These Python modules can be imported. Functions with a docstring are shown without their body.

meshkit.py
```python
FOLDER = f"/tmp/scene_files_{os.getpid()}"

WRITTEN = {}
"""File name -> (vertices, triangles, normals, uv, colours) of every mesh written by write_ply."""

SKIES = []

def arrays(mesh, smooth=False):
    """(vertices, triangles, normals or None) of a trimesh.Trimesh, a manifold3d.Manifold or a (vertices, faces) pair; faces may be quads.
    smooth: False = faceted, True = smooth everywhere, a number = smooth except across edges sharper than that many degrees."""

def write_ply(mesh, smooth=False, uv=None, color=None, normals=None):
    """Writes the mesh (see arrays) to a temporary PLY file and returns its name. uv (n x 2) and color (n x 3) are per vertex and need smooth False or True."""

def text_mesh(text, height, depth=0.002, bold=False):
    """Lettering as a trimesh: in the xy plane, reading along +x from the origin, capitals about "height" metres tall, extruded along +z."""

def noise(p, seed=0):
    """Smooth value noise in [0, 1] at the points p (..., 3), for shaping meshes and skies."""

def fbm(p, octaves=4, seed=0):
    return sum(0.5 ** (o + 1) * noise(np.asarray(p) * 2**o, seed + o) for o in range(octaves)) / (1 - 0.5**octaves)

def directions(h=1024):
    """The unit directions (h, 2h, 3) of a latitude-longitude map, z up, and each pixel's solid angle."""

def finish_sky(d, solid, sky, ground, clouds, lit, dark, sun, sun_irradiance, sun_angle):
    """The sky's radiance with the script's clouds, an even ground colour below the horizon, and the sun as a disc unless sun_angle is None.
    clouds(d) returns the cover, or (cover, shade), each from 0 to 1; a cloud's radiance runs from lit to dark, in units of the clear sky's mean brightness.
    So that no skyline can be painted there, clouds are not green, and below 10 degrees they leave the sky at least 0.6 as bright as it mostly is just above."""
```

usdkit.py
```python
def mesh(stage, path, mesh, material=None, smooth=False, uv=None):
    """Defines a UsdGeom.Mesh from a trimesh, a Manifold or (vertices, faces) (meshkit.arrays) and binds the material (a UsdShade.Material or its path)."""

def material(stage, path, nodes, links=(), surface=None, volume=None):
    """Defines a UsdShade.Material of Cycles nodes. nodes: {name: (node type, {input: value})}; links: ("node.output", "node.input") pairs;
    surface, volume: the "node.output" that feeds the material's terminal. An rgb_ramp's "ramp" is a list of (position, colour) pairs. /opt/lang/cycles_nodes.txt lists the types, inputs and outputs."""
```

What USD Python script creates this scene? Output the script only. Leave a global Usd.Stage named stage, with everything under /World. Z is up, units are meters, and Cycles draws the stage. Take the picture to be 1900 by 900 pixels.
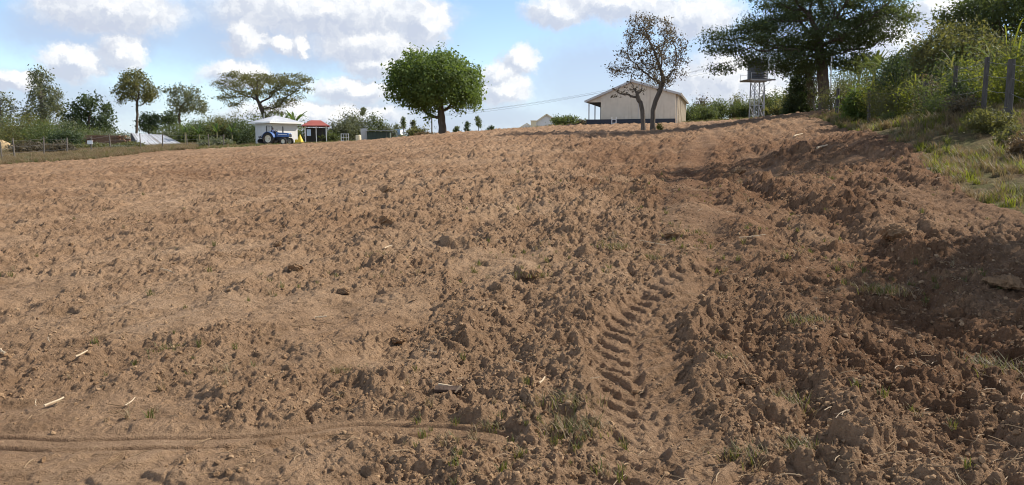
import math, random, numpy as np, trimesh, usdkit
from scipy.spatial import cKDTree
from scipy.interpolate import RBFInterpolator
from pxr import Usd, UsdGeom, UsdLux, UsdShade, Gf, Sdf, Vt

stage = Usd.Stage.CreateInMemory()
UsdGeom.SetStageUpAxis(stage, UsdGeom.Tokens.z)
UsdGeom.SetStageMetersPerUnit(stage, 1.0)
UsdGeom.Xform.Define(stage, '/World')

# ------------------------------------------------------------------ camera
CAM_H, PITCH, FPX = 1.6, math.radians(6.7), 1450.0      # eye height, downward tilt, focal length in photo pixels
EXPOSURE = 0.80
cam = UsdGeom.Camera.Define(stage, '/World/camera')
cam.CreateHorizontalApertureAttr(36.0)
cam.CreateVerticalApertureAttr(36.0 * 485 / 1024)
cam.CreateFocalLengthAttr(36.0 * FPX / 1900.0)
cam.CreateClippingRangeAttr(Gf.Vec2f(0.05, 20000))
cam.CreateExposureAttr(EXPOSURE)
cam.AddTranslateOp().Set(Gf.Vec3d(0, 0, CAM_H))
cam.AddRotateXYZOp().Set(Gf.Vec3f(90 - math.degrees(PITCH), 0, 0))

# ------------------------------------------------------------------ sun and sky
SUN_EL = math.radians(40.0)
SUN_AZ = math.atan2(0.95, 0.26)                           # from +y towards +x: right of the view and a little beyond
SUN_DIR = np.array([math.sin(SUN_AZ) * math.cos(SUN_EL), math.cos(SUN_AZ) * math.cos(SUN_EL), math.sin(SUN_EL)])
SUN_I, SKY_S = 1.08, 0.112
HAZE = 0.0
sun = UsdLux.DistantLight.Define(stage, '/World/sun')
sun.CreateIntensityAttr(SUN_I); sun.CreateAngleAttr(0.5); sun.CreateNormalizeAttr(True)
sun.CreateColorAttr(Gf.Vec3f(1.0, 0.925, 0.815))
_q = Gf.Rotation(Gf.Vec3d(0, 0, 1), Gf.Vec3d(*SUN_DIR.tolist())).GetQuat()
sun.AddOrientOp().Set(Gf.Quatf(_q))

# cumulus: (azimuth, elevation, half width, half height) in degrees, seen from the field
CUMULUS = [(-28.7, 5.4, 2.24, 1.30), (-26.0, 6.2, 1.57, 1.53), (-26.6, 8.9, 5.38, 1.89), (-18.4, 7.5, 1.68, 1.53), (-16.1, 7.2, 1.57, 0.71), (-14.9, 7.2, 0.78, 0.94), (-12.9, 9.5, 9.63, 2.12), (-6.1, 9.0, 2.13, 2.01),
           (-9.9, 7.3, 4.70, 1.77), (-11.1, 4.2, 3.58, 1.06), (-19.1, 5.1, 2.80, 1.06), (-13.8, 2.4, 7.17, 1.18), (-0.8, 5.4, 1.79, 1.18), (0.6, 6.4, 1.46, 1.18), (-0.8, 4.4, 2.58, 1.30), (-9.6, 6.0, 2.58, 1.18),
           (3.3, 9.7, 3.02, 1.30), (7.6, 10.2, 5.38, 1.53), (12.9, 9.2, 3.58, 1.65), (15.2, 4.8, 4.70, 2.12), (24.9, 7.1, 3.14, 1.77), (19.5, 3.3, 5.60, 1.42), (28.1, 8.7, 2.35, 1.53), (-32.0, 4.2, 1.90, 0.71)]
VEILS = [(6.6, 5.0, 8.6, 4.1), (-14.7, 7.5, 12.4, 3.0), (-27.7, 7.4, 7.4, 2.3), (16.9, 5.9, 8.1, 4.6), (-30.6, 3.3, 8.1, 2.0), (-6.6, 2.5, 15.5, 1.8)]

def sky_material():
    N, L = {}, []
    N['coord'] = ('texture_coordinate', {}); N['sep'] = ('separate_xyz', {}); L.append(('coord.generated', 'sep.vector'))
    N['azr'] = ('math', {'math_type': 'arctan2'}); L += [('sep.x', 'azr.value1'), ('sep.y', 'azr.value2')]
    N['elr'] = ('math', {'math_type': 'arcsine'}); L.append(('sep.z', 'elr.value1'))
    D = 57.29578
    N['az'] = ('math', {'math_type': 'multiply', 'value2': D}); L.append(('azr.value', 'az.value1'))
    N['el'] = ('math', {'math_type': 'multiply', 'value2': D}); L.append(('elr.value', 'el.value1'))
    N['ae'] = ('combine_xyz', {'z': 0.0}); L += [('az.value', 'ae.x'), ('el.value', 'ae.y')]
    N['wn'] = ('noise_texture', {'scale': 0.75, 'detail': 4.0, 'roughness': 0.66}); L.append(('ae.vector', 'wn.vector'))
    N['wc'] = ('vector_math', {'math_type': 'subtract', 'vector2': (0.5, 0.5, 0.5)}); L.append(('wn.color', 'wc.vector1'))
    N['ws'] = ('vector_math', {'math_type': 'multiply', 'vector2': (2.3, 1.8, 0.0)}); L.append(('wc.vector', 'ws.vector1'))
    N['p0'] = ('vector_math', {'math_type': 'add'}); L += [('ae.vector', 'p0.vector1'), ('ws.vector', 'p0.vector2')]
    N['p1'] = ('vector_math', {'math_type': 'add', 'vector2': (0.45, 0.42, 0)}); L.append(('p0.vector', 'p1.vector1'))

    def field(tag, src, blobs):
        last = None
        for i, (a, e, w, h) in enumerate(blobs):
            m, l = f'{tag}m{i}', f'{tag}l{i}'
            N[m] = ('vector_math', {'math_type': 'multiply_add', 'vector2': (1 / w, 1 / h, 0), 'vector3': (-a / w, -e / h, 0)}); L.append((src, m + '.vector1'))
            N[l] = ('vector_math', {'math_type': 'length'}); L.append((m + '.vector', l + '.vector1'))
            if last is None:
                last = l + '.value'
            else:
                s = f'{tag}s{i}'
                N[s] = ('math', {'math_type': 'smoothmin', 'value3': 0.25}); L.extend([(last, s + '.value1'), (l + '.value', s + '.value2')]); last = s + '.value'
        return last

    def step(name, src, a, b, x, y, kind='smoothstep'):
        N[name] = ('map_range', {'range_type': kind, 'from_min': a, 'from_max': b, 'to_min': x, 'to_max': y, 'clamp': True}); L.append((src, name + '.value')); return name + '.result'
    f0, f1 = field('a', 'p0.vector', CUMULUS), field('b', 'p1.vector', CUMULUS)
    # the same kind of broken cloud goes on all round
    N['gn'] = ('noise_texture', {'scale': 0.055, 'detail': 1.0, 'roughness': 0.55}); N['gm'] = ('vector_math', {'math_type': 'multiply', 'vector2': (0.7, 1.6, 1.0)}); L.extend([('p0.vector', 'gm.vector1'), ('gm.vector', 'gn.vector')])
    gen = step('gen', 'gn.fac', 0.44, 0.64, 1.5, 0.3, 'linear')
    N['aab'] = ('math', {'math_type': 'absolute'}); L.append(('az.value', 'aab.value1'))
    e1, e2 = step('e1', 'aab.value', 33.0, 40.0, 0.0, 1.0), step('e2', 'el.value', 11.5, 16.0, 0.0, 1.0)
    N['eo'] = ('math', {'math_type': 'maximum'}); L.extend([(e1, 'eo.value1'), (e2, 'eo.value2')])
    N['gf'] = ('mix_float', {'a': 2.0}); L.extend([('eo.value', 'gf.fac'), (gen, 'gf.b')])
    N['f0g'] = ('math', {'math_type': 'smoothmin', 'value3': 0.25}); L.extend([(f0, 'f0g.value1'), ('gf.result', 'f0g.value2')])
    cover = step('cover', 'f0g.value', 1.13, 0.62, 0.0, 0.93)
    # light comes from the upper right: a point with cloud between it and the sun is greyer
    N['l1'] = ('math', {'math_type': 'subtract'}); L += [(f1, 'l1.value1'), (f0, 'l1.value2')]
    lit = step('lit', 'l1.value', -0.42, 0.46, 0.0, 1.0)
    N['cs'] = ('noise_texture', {'scale': 1.1, 'detail': 2.0, 'roughness': 0.6}); L.append(('p0.vector', 'cs.vector'))
    csr = step('csr', 'cs.fac', 0.3, 0.7, -0.22, 0.22)
    N['lm'] = ('math', {'math_type': 'add', 'use_clamp': True}); L += [(lit, 'lm.value1'), (csr, 'lm.value2')]
    N['ccol'] = ('rgb_ramp', {'ramp': [(0.0, (0.58, 0.63, 0.745)), (0.4, (0.70, 0.735, 0.81)), (0.75, (0.90, 0.915, 0.94)), (1.0, (1.04, 1.03, 1.01))]}); L.append(('lm.value', 'ccol.fac'))
    v0 = field('v', 'p0.vector', VEILS)
    veil = step('veil', v0, 1.1, 0.35, 0.0, 0.64)
    N['sky'] = ('sky_texture', {'sky_type': 'single_scattering', 'sun_disc': False, 'sun_elevation': SUN_EL, 'sun_rotation': SUN_AZ, 'altitude': 1800.0, 'air_density': 1.0, 'aerosol_density': 0.7, 'ozone_density': 1.0})
    K = CLOUD_K
    N['cg'] = ('mix', {'mix_type': 'multiply', 'fac': 1.0, 'color2': (K, K, K)}); L.append(('ccol.color', 'cg.color1'))
    # pale air low over the horizon
    low = step('low', 'el.value', 5.2, -0.5, 0.0, 0.85)
    N['m0'] = ('mix', {'color2': (0.50 * K, 0.585 * K, 0.77 * K)}); L += [(low, 'm0.fac'), ('sky.color', 'm0.color1')]
    N['m1'] = ('mix', {'color2': (0.47 * K, 0.535 * K, 0.70 * K)}); L += [(veil, 'm1.fac'), ('m0.color', 'm1.color1')]
    N['m2'] = ('mix', {}); L += [(cover, 'm2.fac'), ('m1.color', 'm2.color1'), ('cg.color', 'm2.color2')]
    N['bg'] = ('background_shader', {'strength': SKY_S}); L.append(('m2.color', 'bg.color'))
    return usdkit.material(stage, '/World/Looks/sky_air', N, L, surface='bg.background')

CLOUD_K = 5.5
dome = UsdLux.DomeLight.Define(stage, '/World/sky')
dome.GetPrim().SetCustomDataByKey('kind', 'structure')
UsdShade.MaterialBindingAPI.Apply(dome.GetPrim()).Bind(sky_material())

# ------------------------------------------------------------------ helpers
def ray(px, py):
    u, v = (px - 950.0) / FPX, (450.0 - py) / FPX
    c, s = math.cos(PITCH), math.sin(PITCH)
    return np.array([u, c + v * s, v * c - s])

def at(px, py, d):
    """the point seen at that photo pixel, d metres ahead"""
    r = ray(px, py); return np.array([0, 0, CAM_H]) + r * (d / r[1])

def tag(p, label=None, cat=None, group=None, kind=None):
    p = p.GetPrim() if hasattr(p, 'GetPrim') else p
    for k, v in (('label', label), ('category', cat), ('group', group), ('kind', kind)):
        if v: p.SetCustomDataByKey(k, v)
    return p

_taken = {}
def numbered(parent, name):
    k = f'{parent}/{name}'; n = _taken.get(k, 0); _taken[k] = n + 1
    return k if n == 0 else f'{k}_{n:03d}'

def thing(name, label, cat, loc=(0, 0, 0), rotz=0.0, group=None, scale=None):
    x = UsdGeom.Xform.Define(stage, numbered('/World', name))
    x.AddTranslateOp().Set(Gf.Vec3d(*map(float, loc)))
    if rotz: x.AddRotateZOp().Set(math.degrees(rotz))
    if scale is not None: x.AddScaleOp().Set(Gf.Vec3f(*map(float, np.broadcast_to(scale, 3))))
    return tag(x, label, cat, group)

class MB:
    """collects triangles; build() makes them one mesh"""
    def __init__(self): self.v, self.f, self.n = [], [], 0
    def add(self, v, f):
        v, f = np.asarray(v, float).reshape(-1, 3), np.asarray(f, int)
        if f.shape[1] == 4: f = np.vstack([f[:, [0, 1, 2]], f[:, [0, 2, 3]]])
        self.v.append(v); self.f.append(f + self.n); self.n += len(v); return self
    def mesh(self, m): return self.add(m.vertices, m.faces)
    def box(self, c, size, rz=0.0, rx=0.0, ry=0.0):
        m = trimesh.creation.box(size)
        T = trimesh.transformations.euler_matrix(rx, ry, rz); T[:3, 3] = c
        m.apply_transform(T); return self.mesh(m)
    def bar(self, a, b, w, h=None):
        """a square bar from a to b"""
        a, b = np.asarray(a, float), np.asarray(b, float); h = h or w
        t = b - a; L = np.linalg.norm(t); t = t / L
        s = np.cross(t, [0, 0, 1.0]) if abs(t[2]) < 0.95 else np.cross(t, [0, 1.0, 0]); s /= np.linalg.norm(s)
        n = np.cross(s, t)
        v = [p + s * w / 2 * i + n * h / 2 * j for p in (a, b) for i, j in ((-1, -1), (1, -1), (1, 1), (-1, 1))]
        return self.add(v, [[0, 1, 2, 3], [7, 6, 5, 4], [0, 4, 5, 1], [1, 5, 6, 2], [2, 6, 7, 3], [3, 7, 4, 0]])
    def tube(self, pts, rad, sides=6, cap=True):
        p = np.asarray(pts, float); k = len(p); rad = np.broadcast_to(rad, (k,))
        t = np.gradient(p, axis=0); t /= np.linalg.norm(t, axis=1, keepdims=True) + 1e-12
        a = np.cross(t, np.where(np.abs(t[:, 2:]) < 0.9, [0, 0, 1.0], [1.0, 0, 0])); a /= np.linalg.norm(a, axis=1, keepdims=True) + 1e-12
        b = np.cross(t, a); an = np.arange(sides) * 2 * np.pi / sides
        v = p[:, None] + rad[:, None, None] * (np.cos(an)[None, :, None] * a[:, None] + np.sin(an)[None, :, None] * b[:, None])
        i, j = np.meshgrid(np.arange(k - 1), np.arange(sides), indexing='ij')
        q = np.stack([i * sides + j, i * sides + (j + 1) % sides, (i + 1) * sides + (j + 1) % sides, (i + 1) * sides + j], -1).reshape(-1, 4)
        f = np.vstack([q[:, [0, 1, 2]], q[:, [0, 2, 3]]]); v = v.reshape(-1, 3)
        if cap:
            n0 = len(v); v = np.vstack([v, p[0], p[-1]])
            f = np.vstack([f, [[n0, (x + 1) % sides, x] for x in range(sides)], [[n0 + 1, (k - 1) * sides + x, (k - 1) * sides + (x + 1) % sides] for x in range(sides)]])
        return self.add(v, f)
    def lathe(self, prof, c=(0, 0, 0), sides=20, axis='z'):
        """prof: (radius, height) pairs"""
        pr = np.asarray(prof, float); an = np.arange(sides) * 2 * np.pi / sides
        v = np.stack([pr[:, None, 0] * np.cos(an), pr[:, None, 0] * np.sin(an), np.broadcast_to(pr[:, None, 1], (len(pr), sides))], -1).reshape(-1, 3)
        i, j = np.meshgrid(np.arange(len(pr) - 1), np.arange(sides), indexing='ij')
        q = np.stack([i * sides + j, i * sides + (j + 1) % sides, (i + 1) * sides + (j + 1) % sides, (i + 1) * sides + j], -1).reshape(-1, 4)
        if axis == 'y': v = v[:, [0, 2, 1]] * [1, 1, -1]
        if axis == 'x': v = v[:, [2, 1, 0]] * [1, 1, -1]
        return self.add(v + np.asarray(c, float), q)
    def prism(self, poly, h, T=None):
        """polygon (x, y) extruded along z by h, then moved by the 4 x 4 T"""
        from shapely.geometry import Polygon
        m = trimesh.creation.extrude_polygon(Polygon(poly), h, engine='earcut')
        if T is not None: m.apply_transform(T)
        return self.mesh(m)
    def arrays(self): return np.vstack(self.v), np.vstack(self.f)
    def build(self, name, mat, parent=None, smooth=False, label=None):
        base = '/World' if parent is None else str(parent.GetPath())
        m = usdkit.mesh(stage, numbered(base, name), self.arrays(), mat, smooth)
        return tag(m, label) if label else m.GetPrim()

def mat(name, nodes, links, surface='p.BSDF'):
    return usdkit.material(stage, '/World/Looks/' + name, nodes, links, surface=surface)

def plain(name, col, rough=0.7, metal=0.0, var=0.18, scale=6.0, dirt=None, bump=0.0):
    """a paint or material with uneven tone, and dirt if asked"""
    c = np.array(col)
    N = {'g': ('texture_coordinate', {}), 'n': ('noise_texture', {'scale': scale, 'detail': 6.0, 'roughness': 0.65}),
         'r': ('rgb_ramp', {'ramp': [(0.25, tuple(c * (1 - var))), (0.75, tuple(np.minimum(c * (1 + var * 0.6), 0.95)))]}),
         'p': ('principled_bsdf', {'roughness': rough, 'metallic': metal})}
    L = [('g.object', 'n.vector'), ('n.fac', 'r.fac')]
    out = 'r.color'
    if dirt is not None:
        N['n2'] = ('noise_texture', {'scale': scale * 0.35, 'detail': 8.0, 'roughness': 0.7}); N['d'] = ('map_range', {'range_type': 'smoothstep', 'from_min': 0.5, 'from_max': 0.72, 'to_min': 0.0, 'to_max': 0.8, 'clamp': True})
        N['mx'] = ('mix', {'color2': tuple(dirt)}); L += [('g.object', 'n2.vector'), ('n2.fac', 'd.value'), ('d.result', 'mx.fac'), ('r.color', 'mx.color1')]; out = 'mx.color'
    L.append((out, 'p.base_color'))
    if bump:
        N['b'] = ('bump', {'strength': bump, 'distance': 0.02}); L += [('n.fac', 'b.height'), ('b.normal', 'p.normal')]
    return mat(name, N, L)
# ------------------------------------------------------------------ the land
_cp = []
def cp(px, py, d): _cp.append(at(px, py, d))
for x, y, z in [(-4, -6, 0), (0, -6, 0), (4, -6, 0.1), (-3, 3.5, 0), (0, 3.5, 0), (3, 3.5, 0.02), (-5, 7, 0.08), (0, 7, 0.14), (4, 7, 0.2), (-30, 0, -0.3), (30, 0, 1.0), (-30, -40, -0.6), (30, -40, 1.5), (0, -40, 0)]:
    _cp.append(np.array([x, y, z], float))
for d in (12, 20, 30, 42, 55, 68):
    _cp.append(np.array([0, d, 0.053 * (d - 4)]))                    # straight ahead
    _cp.append(np.array([-0.62 * d, d, 0.021 * (d - 4)]))            # far left
    _cp.append(np.array([-0.32 * d, d, 0.031 * (d - 4)]))
cp(480, 271, 76); cp(300, 279, 68); cp(100, 296, 54); cp(640, 265, 78); cp(822, 256, 78); cp(940, 242, 84); cp(1050, 233, 84); cp(1190, 244, 57); cp(1225, 243, 57)
cp(1100, 232, 80); cp(1260, 229, 80); cp(1400, 222, 78); cp(1480, 217, 66); cp(1530, 206, 55); cp(1570, 219, 44); cp(1640, 238, 36); cp(1720, 238, 30)
cp(1818, 226, 22); cp(1866, 206, 24.5); cp(1890, 330, 14); cp(1700, 320, 17.5); cp(1900, 260, 19)
cp(985, 272, 46); cp(1400, 330, 22)
for x, y, z in [(-60, 110, 2.3), (-35, 110, 2.6), (-8, 112, 2.0), (8, 115, 1.6), (20, 110, 4.0), (40, 110, 6.0), (-75, 150, 2.0), (-20, 160, 0.8), (20, 160, 1.0), (70, 150, 6), (60, 60, 6.5), (55, 25, 4.5), (-75, 60, 0.5), (90, 90, 7)]:
    _cp.append(np.array([x, y, z], float))
_cp = np.array(_cp)
_rbf = RBFInterpolator(_cp[:, :2], _cp[:, 2], kernel='thin_plate_spline', smoothing=0.6, neighbors=None)

def vnoise(x, y, seed=0):
    """smooth value noise in the plane, 0..1"""
    i, j = np.floor(x).astype(np.int64), np.floor(y).astype(np.int64)
    u, v = x - i, y - j
    u = u * u * u * (u * (u * 6 - 15) + 10); v = v * v * v * (v * (v * 6 - 15) + 10)
    def h(a, b):
        k = (a * 374761393 + b * 668265263 + seed * 1446659) & 0xFFFFFFFF
        k = ((k ^ (k >> 13)) * 1274126177) & 0xFFFFFFFF
        return ((k ^ (k >> 16)) & 0xFFFFFF) / 16777215.0
    return (h(i, j) * (1 - u) + h(i + 1, j) * u) * (1 - v) + (h(i, j + 1) * (1 - u) + h(i + 1, j + 1) * u) * v

def vfbm(x, y, octaves=4, seed=0, gain=0.5):
    s, a, t = 0, 1.0, 0
    for o in range(octaves):
        s = s + a * vnoise(x * 2 ** o + 17.3 * o, y * 2 ** o - 9.1 * o, seed + o); t += a; a *= gain
    return s / t

def rnd(i, j, seed):
    k = (i * 374761393 + j * 668265263 + seed * 2654435) & 0xFFFFFFFF
    k = ((k ^ (k >> 13)) * 1274126177) & 0xFFFFFFFF
    k = ((k ^ (k >> 15)) * 2246822519) & 0xFFFFFFFF
    return ((k ^ (k >> 16)) & 0xFFFFFF) / 16777215.0

_T = np.random.default_rng(5).random((65536, 5)).astype(np.float32)
def rnd5(i, j, seed):
    k = _T[((i * 7919 + j * 104729 + seed * 31337) & 0x7FFFFFFF) * 2654435761 >> 7 & 0xFFFF]
    return k[..., 0], k[..., 1], k[..., 2], k[..., 3], k[..., 4]

def clods(x, y, s, seed, dens, hk):
    """heights of lumps of soil about s metres apart"""
    gx, gy = x / s, y / s
    i0, j0 = np.floor(gx).astype(np.int64), np.floor(gy).astype(np.int64)
    out = np.zeros_like(x); wob = 0.9 * (vfbm(x * 2.6 / s, y * 2.6 / s, 3, seed + 7, 0.65) - 0.5)
    for a in (-1, 0, 1):
        for b in (-1, 0, 1):
            i, j = i0 + a, j0 + b
            r1, r2, r3, r4, r5 = rnd5(i, j, seed)
            dx, dy = gx - (i + r1), gy - (j + r2)
            an = r3 * 6.283; ca, sa = np.cos(an), np.sin(an)
            ex, ey = (dx * ca + dy * sa), (-dx * sa + dy * ca) * (1.15 + 0.9 * r4)
            rad = 0.22 + 0.42 * r5 * r5
            q = np.sqrt(ex * ex + ey * ey) / rad
            cheb = np.maximum(np.abs(ex), np.abs(ey)) / rad
            q = 0.7 * q + 0.3 * cheb + wob
            t = np.clip((1.0 - q) / 0.55, 0, 1); prof = t * t * (3 - 2 * t)
            tilt = 1 + 0.75 * (ex / rad) * (r4 - 0.2)
            hgt = rad * s * hk * (0.55 + 0.9 * r1) * prof * tilt * (r2 * 0.7 + r4 * 0.3 < dens)
            out = np.maximum(out, hgt)
    return out

def sstep(a, b, x):
    t = np.clip((x - a) / (b - a), 0, 1); return t * t * (3 - 2 * t)

_gx, _gy = np.arange(-110, 111, 1.0), np.arange(-45, 171, 1.0)
_G = _rbf(np.stack(np.meshgrid(_gx, _gy, indexing='ij'), -1).reshape(-1, 2)).reshape(len(_gx), len(_gy))
from scipy.ndimage import map_coordinates, gaussian_filter, spline_filter
_GS = spline_filter(_G, order=3)
def H0(x, y):
    """the smooth lie of the land"""
    x, y = np.asarray(x, float), np.asarray(y, float)
    cx, cy = np.clip(x, -109, 109), np.clip(y, -44, 169)
    h = map_coordinates(_GS, [(cx + 110).ravel(), (cy + 45).ravel()], order=3, mode='nearest', prefilter=False).reshape(cx.shape)
    out = np.hypot(x - cx, y - cy)
    return h - 14.0 * (1 - np.exp(-out / 160.0))

def ground_at(px, py):
    """the point of the smooth land seen at that photo pixel"""
    r = ray(px, py); r = r / r[1]
    d = np.geomspace(2.2, 150, 4000); p = np.array([0, 0, CAM_H]) + d[:, None] * r
    below = np.nonzero(p[:, 2] < H0(p[:, 0], p[:, 1]))[0]
    return p[below[0]] if len(below) else p[-1]

def path_dist(x, y, pts):
    """(signed distance to a polyline, position along it); the sign is positive on the right hand of its direction"""
    full, fa = np.full(x.shape, 1e6), np.zeros(x.shape)
    near = (x > pts[:, 0].min() - 2.5) & (x < pts[:, 0].max() + 2.5) & (y > pts[:, 1].min() - 2.5) & (y < pts[:, 1].max() + 2.5)
    x, y = x[near], y[near]
    best, sg, along = np.full(x.shape, 1e9), np.ones(x.shape), np.zeros(x.shape); s0 = 0.0
    for a, b in zip(pts[:-1], pts[1:]):
        d = b - a; L = np.hypot(*d); t = np.clip(((x - a[0]) * d[0] + (y - a[1]) * d[1]) / (L * L), 0, 1)
        ox, oy = x - a[0] - t * d[0], y - a[1] - t * d[1]; q = np.hypot(ox, oy)
        m = q < best
        best = np.where(m, q, best); sg = np.where(m, np.where(ox * d[1] - oy * d[0] >= 0, 1, -1), sg); along = np.where(m, s0 + t * L, along); s0 += L
    full[near] = best * sg; fa[near] = along
    return full, fa

def smooth_path(pix, n=40):
    p = np.array([ground_at(*q)[:2] for q in pix]); t = np.concatenate([[0], np.cumsum(np.hypot(*np.diff(p, axis=0).T))])
    from scipy.interpolate import PchipInterpolator
    u = np.linspace(0, t[-1], n); return np.stack([PchipInterpolator(t, p[:, k])(u) for k in (0, 1)], 1)

TREAD = smooth_path([(1330, 980), (1235, 870), (1195, 770), (1180, 690), (1190, 620), (1240, 560), (1340, 505), (1420, 470)])
RIB = smooth_path([(-160, 826), (0, 829), (130, 832), (330, 831), (520, 822), (680, 806), (800, 806), (925, 824)])
LEFT_TREAD = smooth_path([(-200, 905), (100, 900), (400, 872), (640, 845), (800, 842), (930, 860)])
UP_TRACK = smooth_path([(1290, 470), (1285, 400), (1275, 330), (1300, 280), (1330, 240)])
FURROW = smooth_path([(1255, 322), (1340, 345), (1430, 372), (1510, 408), (1570, 455), (1625, 500), (1700, 570), (1800, 690)])
FURROW_B = smooth_path([(1150, 350), (1270, 372), (1360, 400), (1470, 450), (1540, 500), (1640, 590), (1720, 690)])

# edge of the ploughed soil
FIELD_R = np.array([ground_at(*q)[:2] for q in [(1960, 470), (1890, 395), (1800, 378), (1745, 345), (1715, 300), (1690, 270), (1640, 262), (1580, 246), (1540, 232), (1500, 219)]])
FIELD_L = np.array([ground_at(*q)[:2] for q in [(-60, 311), (60, 304), (200, 289), (330, 280), (450, 274)]])

def field_mask(x, y):
    """1 on ploughed soil, 0 on grass"""
    w = 0.5 * (vfbm(x * 0.9, y * 0.9, 3, 5) - 0.5) * 2
    right = np.interp(y, FIELD_R[:, 1], FIELD_R[:, 0], left=FIELD_R[0, 0] + 0.0, right=60)
    m = sstep(-0.35, 0.35, right + 0.8 * w - x)
    yl = np.interp(x, FIELD_L[:, 0], FIELD_L[:, 1], left=FIELD_L[0, 1], right=76.5)
    far = np.where(x < FIELD_L[-1, 0], yl, np.interp(x, [FIELD_L[-1, 0], -14, -8, 0, 8, 18, 24, 34], [76.5, 79, 79.5, 84, 79.5, 77.5, 77, 74]))
    return m * sstep(-0.6, 0.6, far + w * 1.6 - y)

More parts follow.
